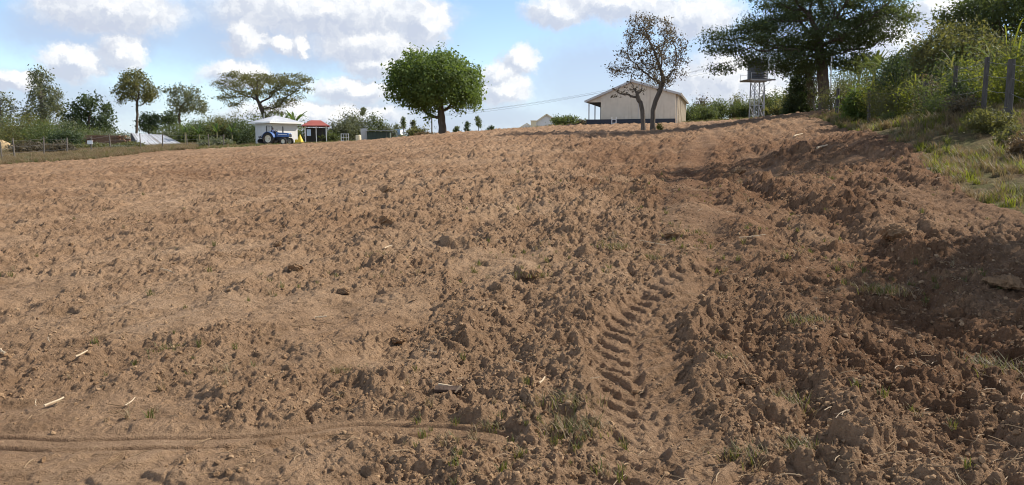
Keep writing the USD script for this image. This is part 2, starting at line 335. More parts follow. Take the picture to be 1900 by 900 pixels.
def detail(x, y):
    """clods, furrows and wheel marks on the ploughed soil, and a rough turf beside it"""
    m = field_mask(x, y)
    wx, wy = x + 0.22 * (vfbm(x * 5, y * 5, 4, 11, 0.6) - 0.5), y + 0.22 * (vfbm(x * 5, y * 5, 4, 12, 0.6) - 0.5)
    r = np.hypot(x, y)
    rough = np.clip(0.50 + 0.50 * sstep(-6.5, 3.0, x + 0.10 * (y - 8)), 0, 1) * (0.75 + 0.5 * vfbm(x * 0.35, y * 0.35, 2, 21))
    rough = np.clip(rough + 0.25 * sstep(8, 25, y), 0.2, 1.15)
    patch = vfbm(x * 0.8, y * 0.8, 3, 31)
    h = 0.16 * (vfbm(x * 0.45, y * 0.45, 3, 41) - 0.5) * (0.4 + 0.6 * rough) + 0.05 * (vfbm(x * 2.3, y * 2.3, 3, 43) - 0.5)
    # rows left by the plough run up the slope
    h = h + 0.030 * rough * np.sin((x * 0.97 - y * 0.22 + 0.5 * vfbm(x * 0.5, y * 0.5, 2, 47)) * 6.283 / 0.85)
    fd, fs = path_dist(x, y, FURROW); gd, gs = path_dist(x, y, FURROW_B)
    crumbly = np.maximum(0.9 * sstep(1.6, 0.7, np.abs(fd + 0.4)), sstep(0.40, 0.58, vfbm(x * 0.75 + 3, y * 0.75, 3, 33) + 0.13 * rough - 0.02))
    def billow(f, k, sd): return np.abs(2 * vfbm(wx * f, wy * f, k, sd) - 1) * 1.6
    far = sstep(7, 14, y) * sstep(75, 40, y)
    rugged = 0.35 + 0.75 * rough * (0.45 + 0.75 * crumbly) + 0.25 * far
    lumps = rugged * (0.048 * billow(2.0, 2, 35) + 0.038 * billow(4.6, 2, 36) + 0.027 * billow(10.0, 2, 37) + 0.015 * billow(23.0, 2, 38) * sstep(30, 12, r))
    big = clods(wx, wy, 0.70, 101, 0.03 + 0.16 * rough * patch, 0.32)
    mid = clods(wx + 3.1, wy + 1.7, 0.33, 131, 0.05 + 0.36 * rough * crumbly + 0.14 * far, 0.40)
    sml = clods(wx - 1.3, wy + 5.2, 0.150, 171, 0.06 + 0.40 * rough * crumbly + 0.26 * far, 0.54)
    fin = clods(x + 0.03 * vnoise(x * 20, y * 20, 3), y + 0.03 * vnoise(x * 20, y * 20, 4), 0.066, 191, 0.12 + 0.6 * crumbly, 0.62)
    vfin = clods(x + 0.4, y + 0.3, 0.034, 211, 0.2 + 0.6 * crumbly, 0.7) * sstep(14, 9, r)
    crumb = (0.012 + 0.030 * crumbly) * (vfbm(x * 15, y * 15, 4, 51, 0.65) - 0.5)
    # where wheels ran, the clods are pressed flat
    td, ts = path_dist(x, y, TREAD); ld, ls = path_dist(x, y, LEFT_TREAD); rd, rs = path_dist(x, y, RIB); ud, us = path_dist(x, y, UP_TRACK)
    tw = sstep(0.36, 0.24, np.abs(td)); lw = sstep(0.34, 0.2, np.abs(ld)); rw = sstep(0.19, 0.12, np.abs(rd)); uw = sstep(0.7, 0.35, np.abs(ud)) * 0.7
    soft = 0.65 * sstep(1.2, 0.4, np.abs(td)) + 0.0
    smooth_left = sstep(0.5, -2.5, x - 0.2 * (y - 5)) * sstep(9.5, 6.0, y) * 0.35
    worn = sstep(0.30, 0.55, vfbm(x * 1.1, y * 1.1, 3, 68))
    tw = tw * (0.60 + 0.40 * worn); lw = lw * (0.2 + 0.8 * worn)
    h = h * (1 - 0.8 * sstep(0.9, 0.3, np.abs(rd)))
    keep = (1 - 0.85 * tw) * (1 - 0.75 * lw) * (1 - 0.97 * rw) * (1 - uw) * (1 - smooth_left)
    lump0 = np.maximum(np.maximum(big * (0.5 + 0.6 * rough), mid * (0.55 + 0.5 * rough)), sml * (0.65 + 0.4 * rough))
    body = h + keep * (lumps + 0.8 * lump0 + 0.6 * fin + 0.6 * vfin + crumb)
    body = body + (1 - keep) * (0.022 + 0.03 * rough) + (1 - keep) * (1 - rw) * (0.22 * lumps + 0.4 * crumb + 0.25 * fin + 0.2 * vfin)
    # lug prints: bars slanting back from the middle of the wheel mark
    def lugs(d, s, pitch, w, wob):
        ph = s / pitch - (np.abs(d) * 3.0 + d * d * 2.0) * wob + 0.5 * (d > 0) + 0.30 * (vfbm(x * 3.5, y * 3.5, 3, 61) - 0.5)
        fr = ph - np.floor(ph)
        bar = sstep(0.0, 0.16, fr) * sstep(0.66, 0.44, fr)
        return bar * sstep(0.02, 0.05, np.abs(d)) * (0.35 + 0.9 * vfbm(x * 2.2, y * 2.2, 2, 63))
    body = body + tw * (-0.026 + 0.038 * lugs(td, ts, 0.24, 0.3, 1.0)) + 0.035 * sstep(0.16, 0.0, np.abs(np.abs(td) - 0.40)) * (vnoise(x * 3, y * 3, 64))
    body = body + lw * (-0.016 + 0.028 * lugs(ld, ls, 0.25, 0.3, 0.9))
    rib = sstep(0.030, 0.004, np.abs(np.abs(rd) - 0.070)) * 0.030 * sstep(-0.2, 0.2, rs)
    body = body + rw * (-0.022) - rib * (0.45 + 0.75 * sstep(0.25, 0.5, vfbm(rs * 2.1, rd * 4, 2, 66)))
    tooth = sstep(0.04, 0.016, np.abs(((rs / 0.21) % 1.0) - 0.5) * 0.21) * sstep(-0.27, -0.22, rd) * sstep(-0.11, -0.15, rd)
    body = body + 0.010 * tooth * worn
    # open furrows with a bank thrown up on the far side
    fade = (0.55 + 0.6 * vfbm(fs * 0.6, fs * 0, 2, 71)) * (0.35 + 0.65 * sstep(7, 11.5, y))
    lump = 0.55 + 0.9 * vfbm(x * 2.4, y * 2.4, 4, 73, 0.6)
    body = body - 0.16 * fade * np.exp(-((fd + 0.05) / 0.26) ** 2) * sstep(0, 1.5, fs) + 0.15 * fade * lump * np.exp(-((fd + 0.62) / 0.42) ** 2) * sstep(0, 1.5, fs)
    body = body - 0.07 * np.exp(-(gd / 0.25) ** 2) * sstep(0, 1.5, gs) * lump + 0.07 * lump * np.exp(-((gd - 0.5) / 0.35) ** 2) * sstep(0, 1.5, gs)
    turf = 0.22 * (vfbm(x * 0.9, y * 0.9, 4, 81) - 0.4) + 0.06 * (vfbm(x * 6, y * 6, 2, 83) - 0.5)
    bank = 0.30 * sstep(0.0, 1.0, 1 - m) * (y < 60)
    return m * body + (1 - m) * turf, m

def fine_z(x, y):
    x, y = np.atleast_1d(np.asarray(x, float)), np.atleast_1d(np.asarray(y, float))
    return H0(x, y) + detail(x, y)[0]

def soil_material():
    N = {'g': ('geometry', {}),
         'n1': ('noise_texture', {'scale': 0.35, 'detail': 5.0, 'roughness': 0.6}), 'n2': ('noise_texture', {'scale': 3.5, 'detail': 8.0, 'roughness': 0.65}),
         'n3': ('noise_texture', {'scale': 34.0, 'detail': 6.0, 'roughness': 0.7}), 'n4': ('noise_texture', {'scale': 140.0, 'detail': 3.0, 'roughness': 0.6}),
         'r1': ('rgb_ramp', {'ramp': [(0.30, SOIL_A), (0.70, SOIL_B)]}),
         'r2': ('rgb_ramp', {'ramp': [(0.28, (0.66, 0.63, 0.60)), (0.5, (1, 1, 1)), (0.75, (1.28, 1.30, 1.32))]}),
         'r3': ('rgb_ramp', {'ramp': [(0.30, (0.74, 0.72, 0.70)), (0.55, (1, 1, 1)), (0.72, (1.22, 1.22, 1.20))]}),
         'a': ('mix', {'mix_type': 'multiply', 'fac': 1.0}), 'b': ('mix', {'mix_type': 'multiply', 'fac': 1.0}),
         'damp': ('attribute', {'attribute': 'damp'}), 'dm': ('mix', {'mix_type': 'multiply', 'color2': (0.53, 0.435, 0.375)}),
         'hs': ('math', {'math_type': 'multiply_add', 'value2': 0.35}),
         'bp': ('bump', {'strength': 1.0, 'distance': 0.05}), 'p': ('principled_bsdf', {'roughness': 0.95, 'specular_ior_level': 0.15})}
    L = [('g.position', f'n{k}.vector') for k in (1, 2, 3, 4)]
    L += [('n1.fac', 'r1.fac'), ('n2.fac', 'r2.fac'), ('n3.fac', 'r3.fac'), ('r1.color', 'a.color1'), ('r2.color', 'a.color2'), ('a.color', 'b.color1'), ('r3.color', 'b.color2'),
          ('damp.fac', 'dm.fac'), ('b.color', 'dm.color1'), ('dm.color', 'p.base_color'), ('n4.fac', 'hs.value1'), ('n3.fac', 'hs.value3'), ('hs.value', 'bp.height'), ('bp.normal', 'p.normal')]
    return mat('soil', N, L)
SOIL_A, SOIL_B = (0.268, 0.168, 0.098), (0.356, 0.240, 0.148)
M = {}
M['soil'] = soil_material()
def turf_material(name, a, b, c):
    N = {'g': ('geometry', {}), 'n1': ('noise_texture', {'scale': 0.7, 'detail': 6.0, 'roughness': 0.65}), 'n2': ('noise_texture', {'scale': 9.0, 'detail': 7.0, 'roughness': 0.7}),
         'r1': ('rgb_ramp', {'ramp': [(0.32, a), (0.5, b), (0.68, c)]}), 'r2': ('rgb_ramp', {'ramp': [(0.3, (0.55, 0.55, 0.55)), (0.7, (1.3, 1.3, 1.3))]}),
         'm': ('mix', {'mix_type': 'multiply', 'fac': 1.0}), 'bp': ('bump', {'strength': 0.8, 'distance': 0.06}), 'p': ('principled_bsdf', {'roughness': 0.95, 'specular_ior_level': 0.1})}
    L = [('g.position', 'n1.vector'), ('g.position', 'n2.vector'), ('n1.fac', 'r1.fac'), ('n2.fac', 'r2.fac'), ('r1.color', 'm.color1'), ('r2.color', 'm.color2'), ('m.color', 'p.base_color'), ('n2.fac', 'bp.height'), ('bp.normal', 'p.normal')]
    return mat(name, N, L)
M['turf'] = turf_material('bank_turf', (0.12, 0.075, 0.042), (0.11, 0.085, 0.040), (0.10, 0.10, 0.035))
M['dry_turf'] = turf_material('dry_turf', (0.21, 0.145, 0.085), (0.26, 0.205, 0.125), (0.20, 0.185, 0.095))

def build_ground():
    # rows of ever longer steps away from the place where one stands, columns closer together in front
    r = [2.3]
    while r[-1] < 92: r.append(r[-1] * (1 + 0.0021 + 0.0009 * sstep(5, 8, r[-1]) + 0.0035 * sstep(6, 30, r[-1]) + 0.003 * sstep(30, 80, r[-1])))
    while r[-1] < 3000: r.append(r[-1] * 1.045)
    r = np.array(r)
    a = np.radians(np.concatenate([np.arange(-180, -60, 6.0), np.arange(-60, -48, 0.75), np.arange(-48, -37.5, 0.2), np.arange(-37.5, 37.5, 0.083), np.arange(37.5, 50, 0.2), np.arange(50, 60, 0.75), np.arange(60, 181, 6.0)]))
    R, A = np.meshgrid(r, a, indexing='ij')
    X, Y = R * np.sin(A), R * np.cos(A)
    det, m = np.zeros_like(X), np.zeros_like(X)
    jj = np.abs(a) < math.radians(75); ii = r < 115
    det[np.ix_(ii, jj)], m[np.ix_(ii, jj)] = detail(X[np.ix_(ii, jj)], Y[np.ix_(ii, jj)])
    wide = np.ix_(ii, ~jj); m[wide] = field_mask(X[wide], Y[wide])
    Z = H0(X, Y) + det * sstep(200, 110, R)
    n0, n1 = R.shape
    i, j = np.meshgrid(np.arange(n0 - 1), np.arange(n1 - 1), indexing='ij')
    idx = lambda p, q: p * n1 + q
    quads = np.stack([idx(i, j), idx(i, j + 1), idx(i + 1, j + 1), idx(i + 1, j)], -1)
    fm = 0.25 * (m[:-1, :-1] + m[1:, :-1] + m[:-1, 1:] + m[1:, 1:])
    near = (R[:-1, :-1] < 130)
    P = np.stack([X, Y, Z], -1).reshape(-1, 3)
    n = np.cross(np.gradient(P.reshape(n0, n1, 3), axis=1), np.gradient(P.reshape(n0, n1, 3), axis=0)).reshape(-1, 3)
    n /= np.linalg.norm(n, axis=1, keepdims=True)
    fd, fs = path_dist(X, Y, FURROW)
    gd, gs = path_dist(X, Y, FURROW_B)
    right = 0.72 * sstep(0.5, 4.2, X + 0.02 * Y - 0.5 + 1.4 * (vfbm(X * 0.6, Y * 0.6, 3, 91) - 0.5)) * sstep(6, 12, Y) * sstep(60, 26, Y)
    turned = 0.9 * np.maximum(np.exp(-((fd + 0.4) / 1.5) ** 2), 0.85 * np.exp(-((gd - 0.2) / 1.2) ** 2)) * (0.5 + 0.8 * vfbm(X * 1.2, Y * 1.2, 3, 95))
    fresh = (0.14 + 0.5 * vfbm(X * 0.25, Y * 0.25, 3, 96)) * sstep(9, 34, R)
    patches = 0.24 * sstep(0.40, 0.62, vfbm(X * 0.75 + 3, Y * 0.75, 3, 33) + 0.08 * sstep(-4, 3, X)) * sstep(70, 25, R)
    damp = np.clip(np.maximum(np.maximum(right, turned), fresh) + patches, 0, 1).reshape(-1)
    def sheet(name, sel, material, label, cap_quads=None):
        q = quads[sel]; used, inv = np.unique(q, return_inverse=True); q = inv.reshape(-1, 4)
        v = P[used]; f = np.vstack([q[:, [0, 1, 2]], q[:, [0, 2, 3]]])
        me = usdkit.mesh(stage, '/World/' + name, (v, f), material)
        me.CreateNormalsAttr(Vt.Vec3fArray.FromNumpy((n[used]).astype(np.float32))); me.SetNormalsInterpolation('vertex')
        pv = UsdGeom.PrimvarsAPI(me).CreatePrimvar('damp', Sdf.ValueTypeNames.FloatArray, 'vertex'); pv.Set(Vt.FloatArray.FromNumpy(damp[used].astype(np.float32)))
        tag(me, label, None, None, 'structure'); return me
    xc = X[:-1, :-1]; yc = Y[:-1, :-1]
    field = (fm > 0.5) & near
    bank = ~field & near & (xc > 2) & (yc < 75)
    sheet('ploughed_field', field, M['soil'], 'brown ploughed field of crumbled clods rising towards the buildings')
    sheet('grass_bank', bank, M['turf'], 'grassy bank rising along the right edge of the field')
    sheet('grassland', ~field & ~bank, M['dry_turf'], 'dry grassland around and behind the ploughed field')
    # the small round patch under the viewer's feet
    c = np.vstack([[0, 0, H0(np.array([0.0]), np.array([0.0]))[0] - 0.02], P[:n1]])
    f = np.array([[0, k + 1, k + 2] for k in range(n1 - 1)])
    me = usdkit.mesh(stage, '/World/trodden_soil', (c, f[:, [0, 2, 1]]), M['soil']); tag(me, 'trodden soil at the near edge of the field', None, None, 'structure')
build_ground()
# ------------------------------------------------------------------ plants
def leaf_material(name, a, b, trans=0.35, rough=0.6, tint=(1.25, 1.2, 0.55)):
    ta, tb = np.array(a) * tint * 1.5, np.array(b) * tint * 1.5
    N = {'g': ('geometry', {}), 'r': ('rgb_ramp', {'ramp': [(0.0, a), (0.6, tuple((np.array(a) + np.array(b)) / 2)), (1.0, b)]}), 't': ('rgb_ramp', {'ramp': [(0.0, tuple(ta)), (1.0, tuple(tb))]}),
         'p': ('principled_bsdf', {'roughness': rough, 'specular_ior_level': 0.3}), 'l': ('translucent_bsdf', {}), 'm': ('mix_closure', {'fac': trans})}
    L = [('g.random_per_island', 'r.fac'), ('g.random_per_island', 't.fac'), ('r.color', 'p.base_color'), ('t.color', 'l.color'), ('p.BSDF', 'm.closure1'), ('l.BSDF', 'm.closure2')]
    return usdkit.material(stage, '/World/Looks/' + name, N, L, surface='m.closure')

def bark_material(name, a, b, scale=4.0):
    N = {'g': ('texture_coordinate', {}), 'mp': ('mapping', {'scale': (1, 1, 0.22)}), 'n': ('noise_texture', {'scale': scale * 3, 'detail': 6.0, 'roughness': 0.7}), 'r': ('rgb_ramp', {'ramp': [(0.3, a), (0.7, b)]}),
         'b': ('bump', {'strength': 0.7, 'distance': 0.03}), 'p': ('principled_bsdf', {'roughness': 0.9, 'specular_ior_level': 0.2})}
    return mat(name, N, [('g.object', 'mp.vector'), ('mp.vector', 'n.vector'), ('n.fac', 'r.fac'), ('r.color', 'p.base_color'), ('n.fac', 'b.height'), ('b.normal', 'p.normal')])

M['leaf_bright'] = leaf_material('bright_leaf', (0.100, 0.145, 0.040), (0.205, 0.270, 0.085), 0.40)
M['leaf_mid'] = leaf_material('green_leaf', (0.084, 0.108, 0.044), (0.182, 0.200, 0.082), 0.42)
M['leaf_dark'] = leaf_material('dark_leaf', (0.049, 0.072, 0.033), (0.113, 0.134, 0.058), 0.34)
M['leaf_acacia'] = leaf_material('acacia_leaf', (0.062, 0.085, 0.036), (0.140, 0.158, 0.066), 0.40)
M['leaf_grey'] = leaf_material('grey_green_leaf', (0.115, 0.128, 0.084), (0.218, 0.218, 0.134), 0.34)
M['leaf_olive'] = leaf_material('olive_leaf', (0.112, 0.114, 0.053), (0.245, 0.220, 0.092), 0.46)
M['leaf_brown'] = leaf_material('withered_leaf', (0.090, 0.077, 0.050), (0.190, 0.158, 0.102), 0.36, tint=(1.2, 1.05, 0.8))
M['leaf_yellow'] = leaf_material('yellow_green_leaf', (0.120, 0.135, 0.030), (0.270, 0.250, 0.065), 0.52)
M['leaf_dry'] = leaf_material('dry_leaf', (0.150, 0.105, 0.055), (0.300, 0.230, 0.130), 0.25, tint=(1.1, 1.0, 0.8))
M['leaf_banana'] = leaf_material('banana_leaf', (0.077, 0.122, 0.038), (0.166, 0.218, 0.070), 0.35)
M['bark'] = bark_material('bark', (0.050, 0.038, 0.028), (0.135, 0.105, 0.080))
M['bark_pale'] = bark_material('pale_bark', (0.120, 0.098, 0.075), (0.260, 0.220, 0.180))
M['bark_red'] = bark_material('brown_bark', (0.045, 0.030, 0.022), (0.110, 0.075, 0.055))
M['bark_grey'] = bark_material('grey_bark', (0.060, 0.048, 0.037), (0.155, 0.125, 0.100))
M['stem'] = bark_material('plant_stem', (0.080, 0.085, 0.040), (0.170, 0.150, 0.080))
M['wood_grey'] = bark_material('weathered_wood', (0.080, 0.068, 0.055), (0.190, 0.165, 0.140), 6)

def in_blobs(rng, blobs, n, shell=0.55):
    """n points inside a union of ellipsoids (x, y, z, rx, ry, rz), denser towards their skins"""
    b = np.asarray(blobs, float); w = b[:, 3] * b[:, 4] * b[:, 5]; k = rng.choice(len(b), n, p=w / w.sum())
    d = rng.normal(size=(n, 3)); d /= np.linalg.norm(d, axis=1, keepdims=True)
    return b[k, :3] + d * (rng.random(n) ** (1 / 3 * shell))[:, None] * b[k, 3:]

def colonize(rng, trunk, attract, step, kill, up=0.08, iters=90):
    """grows boughs from the trunk towards the attracting points; returns nodes and their parents"""
    nodes = [np.asarray(p, float) for p in trunk]; parent = [-1] + list(range(len(trunk) - 1))
    A = attract.copy(); first = max(1, len(trunk) - 3)
    for _ in range(iters):
        if not len(A): break
        P = np.array(nodes); tree = cKDTree(P[first:]); d, k = tree.query(A); k = k + first
        keep = d > kill; A, d, k = A[keep], d[keep], k[keep]
        if not len(A): break
        near = d < max(step * 7, np.percentile(d, 25))
        dirs = (A - P[k]) / np.maximum(d, 1e-6)[:, None]
        acc = np.zeros((len(P), 3)); np.add.at(acc, k[near], dirs[near]); grow = np.unique(k[near])
        v = acc[grow]; v /= np.linalg.norm(v, axis=1, keepdims=True) + 1e-9
        v = v + rng.normal(size=v.shape) * 0.22 + [0, 0, up]; v /= np.linalg.norm(v, axis=1, keepdims=True)
        new = P[grow] + v * step
        dd, _k = tree.query(new); ok = dd > step * 0.35
        if not ok.any(): break
        for g, q in zip(grow[ok], new[ok]): nodes.append(q); parent.append(int(g))
        if len(nodes) > 2600: break
    return np.array(nodes), np.array(parent)

def branch_radii(parent, tip, base, power=2.2):
    n = len(parent); a = np.zeros(n); kids = np.bincount(parent[1:], minlength=n)
    for i in range(n - 1, 0, -1):
        if kids[i] == 0: a[i] = tip ** power
        a[parent[i]] += a[i]
    r = a ** (1 / power)
    s = base / r[0]
    return np.maximum(r * s, tip * 0.5) if s < 1 else tip + (r - tip) * (base - tip) / (r[0] - tip + 1e-9)

def chains(parent, r):
    """unbroken runs of nodes, each following the thickest bough"""
    n = len(parent); kids = [[] for _ in range(n)]
    for i in range(1, n): kids[parent[i]].append(i)
    out, todo = [], [(0, None)]
    while todo:
        s, frm = todo.pop(); run = [] if frm is None else [frm]
        while True:
            run.append(s); ks = sorted(kids[s], key=lambda q: -r[q])
            for q in ks[1:]: todo.append((q, s))
            if not ks: break
            s = ks[0]
        out.append(run)
    return out

def leaf_mesh(rng, c, size, aspect=0.5, flat=0.3, out=None, droop=0.0):
    """diamond leaves at the points c; flat draws their normals towards the sky"""
    n = len(c); nrm = rng.normal(size=(n, 3)); nrm /= np.linalg.norm(nrm, axis=1, keepdims=True)
    nrm = nrm * (1 - flat) + np.array([0, 0, flat]) * np.where(rng.random((n, 1)) < 0.9, 1, -1)
    if out is not None: nrm = nrm + 0.5 * out
    nrm /= np.linalg.norm(nrm, axis=1, keepdims=True) + 1e-9
    a = np.cross(nrm, rng.normal(size=(n, 3))); a /= np.linalg.norm(a, axis=1, keepdims=True) + 1e-9
    if droop: a = a + [0, 0, -droop]; a /= np.linalg.norm(a, axis=1, keepdims=True)
    b = np.cross(nrm, a); b /= np.linalg.norm(b, axis=1, keepdims=True) + 1e-9
    s = (size * (0.45 + 1.0 * rng.random(n) ** 1.5))[:, None]
    v = np.stack([c - a * s / 2, c + b * s * aspect / 2 - nrm * s * 0.08, c + a * s / 2, c - b * s * aspect / 2 - nrm * s * 0.08], 1).reshape(-1, 3)
    k = np.arange(n)[:, None] * 4
    return v, np.vstack([k + [0, 1, 2], k + [0, 2, 3]])

def tree(name, label, cat, px, d, crown, trunk, leaf='leaf_mid', bark='bark', r0=0.2, nleaf=5000, size=0.22, spread=0.35, aspect=0.5, flat=0.3, natt=320, step=0.45, kill=0.7, deep=1.0, seed=1,
         group=None, flatz=1.0, tip=0.014, limbs=5, gap=0.0, world=False, twig=1.0, droop=0.0, up=0.08):
    """a tree at photo pixel px, d metres ahead. crown: ellipses (px, py, half width, half height) of the photo at that distance; trunk: points (px, py) from the fork downwards to upwards"""
    rng = np.random.default_rng(seed); k = d / FPX
    bx = at(px, 300, d); base = np.array([bx[0], d, float(fine_z(bx[0], d)[0]) - 0.05])
    blobs = []
    for e in crown:
        x, y, w, h = e[:4]; off = e[4] if len(e) > 4 else rng.uniform(-0.3, 0.3) * w * k * deep
        q = at(x, y, d) - base; blobs.append((q[0], off, q[2], w * k, w * k * deep, h * k))
    tr = [np.array([0, 0, -0.15])] + [at(x, y, d) - base + [0, rng.uniform(-0.05, 0.05), 0] for x, y in trunk]
    pts = [tr[0]]
    for a, b in zip(tr[:-1], tr[1:]):
        m = max(2, int(np.linalg.norm(b - a) / step)); pts += [a + (b - a) * t + rng.normal(size=3) * 0.03 * step for t in np.linspace(0, 1, m + 1)[1:]]
    att = in_blobs(rng, blobs, natt)
    if gap: att = att[vfbm(att[:, 0] / (1.6 * gap) + 7, att[:, 2] / (1.1 * gap) + att[:, 1] / (1.6 * gap), 2, seed) > 0.40]
    nodes, parent = colonize(rng, pts, att, step, kill, up)
    r = branch_radii(parent, tip, r0)
    t = thing(name, label, cat, base, 0, group)
    nt = len(pts); root = np.full(len(nodes), -1)
    for i in range(nt, len(nodes)): root[i] = i if parent[i] < nt else root[parent[i]]
    runs = chains(parent, r); tops = sorted({int(q) for q in root[nt:]}, key=lambda q: -r[q])[:limbs]
    bins = {}
    for run in runs:
        i0 = 0; segs = []
        body = [q for q in run if q >= nt]
        tb = [q for q in run if q < nt]
        if len(tb) > 1: bins.setdefault('trunk', []).append(tb + body[:1])
        if len(body) > 0:
            seg = ([run[run.index(body[0]) - 1]] if run.index(body[0]) > 0 else []) + body
            key = int(root[body[0]]); key = key if key in tops else 'boughs'
            if len(seg) > 1: bins.setdefault(key, []).append(seg)
    for key, lst in sorted(bins.items(), key=lambda kv: (kv[0] != 'trunk', str(kv[0]))):
        mb = MB()
        for seg in lst:
            rr = r[seg].copy(); p = nodes[seg]
            if key == 'trunk':
                if seg[0] == 0: rr[:2] = rr[:2] * [1.5, 1.2]
            else: rr[0] = min(rr[0], rr[1] * 1.3)
            mb.tube(p, rr, 8 if key == 'trunk' else (6 if rr.max() > 0.05 else 4), cap=False)
        mb.build('trunk' if key == 'trunk' else ('branches' if key == 'boughs' else 'limb'), M[bark], t, smooth=True)
    if nleaf:
        kids = np.bincount(parent[1:], minlength=len(nodes)); outer = np.nonzero((r < tip * 2.6 * twig) & (np.arange(len(nodes)) >= nt))[0]
        wgt = np.where(kids[outer] == 0, 2.0, 1.0); pick = rng.choice(outer, nleaf, p=wgt / wgt.sum())
        off = rng.normal(size=(nleaf, 3)) * spread * [1, 1, flatz]
        c = nodes[pick] + off
        mid = np.mean([b[:3] for b in blobs], axis=0); o = c - mid; o /= np.linalg.norm(o, axis=1, keepdims=True) + 1e-9
        mb = MB(); mb.add(*leaf_mesh(rng, c, size, aspect, flat, o, droop)); mb.build('crown', M[leaf], t)
    return t

def shrub(name, label, px, d, w, h, leaf='leaf_mid', nleaf=1500, size=0.12, seed=1, aspect=0.45, cat='shrub', group='bushes and hedge plants round the field', spiky=0.0, lean=0.0, stems=9, loc=None, depth=None, flat=0.25, clumps=None):
    """a bush w wide and h high in metres: stems fanning out of the ground, leaf clumps along them"""
    rng = np.random.default_rng(seed)
    if loc is None: b = at(px, 300, d); loc = (b[0], d)
    z = float(fine_z(loc[0], loc[1])[0])
    t = thing(name, label, cat, (loc[0], loc[1], z - 0.04), 0, group)
    mb = MB(); pts = []
    for i in range(stems):
        a = rng.uniform(0, 6.283); q = math.sqrt(rng.random()); e = np.array([math.cos(a) * w / 2 * q, math.sin(a) * (depth or w) / 2 * q, h * (1 - 0.45 * q * q) * rng.uniform(0.6, 1.0)])
        s = np.array([e[0] * 0.25, e[1] * 0.25, 0]); m = (s + e) / 2 + [e[0] * 0.1, e[1] * 0.1, 0.08 * h]
        u = np.linspace(0, 1, 5)[:, None]; c = (1 - u) ** 2 * s + 2 * u * (1 - u) * m + u * u * e
        mb.tube(c, np.linspace(0.022, 0.007, 5) * max(1, h / 2), 4, cap=False); pts.append(c)
    mb.build('stems', M['stem'] if leaf != 'leaf_dry' else M['bark_pale'], t, smooth=True)
    nc = clumps or int(stems * 3.5)
    cc = np.empty((nc, 3)); 
    for i in range(nc):
        c = pts[rng.integers(stems)]; u = rng.uniform(0.12, 1); k = min(int(u * 4), 3); cc[i] = c[k] + (c[k + 1] - c[k]) * (u * 4 - k)
    k = rng.integers(nc, size=nleaf); sp = np.array([w, depth or w, h]) * rng.uniform(0.07, 0.16, (nc, 1))
    pos = cc[k] + rng.normal(size=(nleaf, 3)) * sp[k]; pos[:, 2] = np.abs(pos[:, 2]) * 0.98 + 0.02
    o = pos - [0, 0, h * 0.4]; o /= np.linalg.norm(o, axis=1, keepdims=True)
    l = MB()
    if spiky: l.add(*leaf_mesh(rng, pos, size * 1.6, aspect * 0.35, 0.0, None, -spiky))
    else: l.add(*leaf_mesh(rng, pos, size, aspect, flat, o))
    l.build('foliage', M[leaf], t)
    return t

def frond(mb, rng, a, L, w, rise, drop, tear=0.0, n=9):
    """one long blade: out along azimuth a, up at first, then arching over"""
    u = np.linspace(0, 1, n); hx = L * (u * math.cos(rise) + 0.0); ca, sa = math.cos(a), math.sin(a)
    z = L * (u * math.sin(rise) - drop * u ** 2.2); run = L * u * math.cos(rise)
    c = np.stack([run * ca, run * sa, z], 1); side = np.array([-sa, ca, 0])
    wid = w * np.sin(np.pi * np.clip(u * 0.90 + 0.09, 0, 1)) ** 0.7 * (1 - 0.45 * rng.random(n) * tear)
    fold = 0.25 * wid
    v = np.concatenate([c + side * wid[:, None] / 2 - np.array([0, 0, 1]) * fold[:, None], c, c - side * wid[:, None] / 2 - np.array([0, 0, 1]) * fold[:, None]])
    i = np.arange(n - 1)
    f = np.vstack([np.stack([i, i + 1, n + i + 1, n + i], 1), np.stack([n + i, n + i + 1, 2 * n + i + 1, 2 * n + i], 1)])
    mb.add(v, f)

def banana(label, px, d, h, seed, leaves=8, group='banana plants beside the field', leaf='leaf_banana', loc=None, L=None):
    rng = np.random.default_rng(seed)
    if loc is None: b = at(px, 300, d); loc = (b[0], d)
    z = float(fine_z(loc[0], loc[1])[0])
    t = thing('banana_plant', label, 'banana plant', (loc[0], loc[1], z - 0.05), 0, group)
    sh = h * 0.5
    MB().tube([[0, 0, 0], [0.03, 0, sh * 0.5], [0.02, 0.02, sh]], [0.13, 0.11, 0.07], 8).build('stem', M['stem'], t, smooth=True)
    for i in range(leaves):
        a = i * 2.4 + rng.uniform(-0.4, 0.4); mb = MB(); rise = rng.uniform(0.75, 1.35)
        frond(mb, rng, a, (L or h * 0.62) * rng.uniform(0.7, 1.15), h * rng.uniform(0.06, 0.10), rise, rng.uniform(0.2, 0.75), 1.0, 12)
        mb.v = [v + [0, 0, sh * 0.96] for v in mb.v]
        mb.build('leaf', M[leaf], t, smooth=True)
    return t

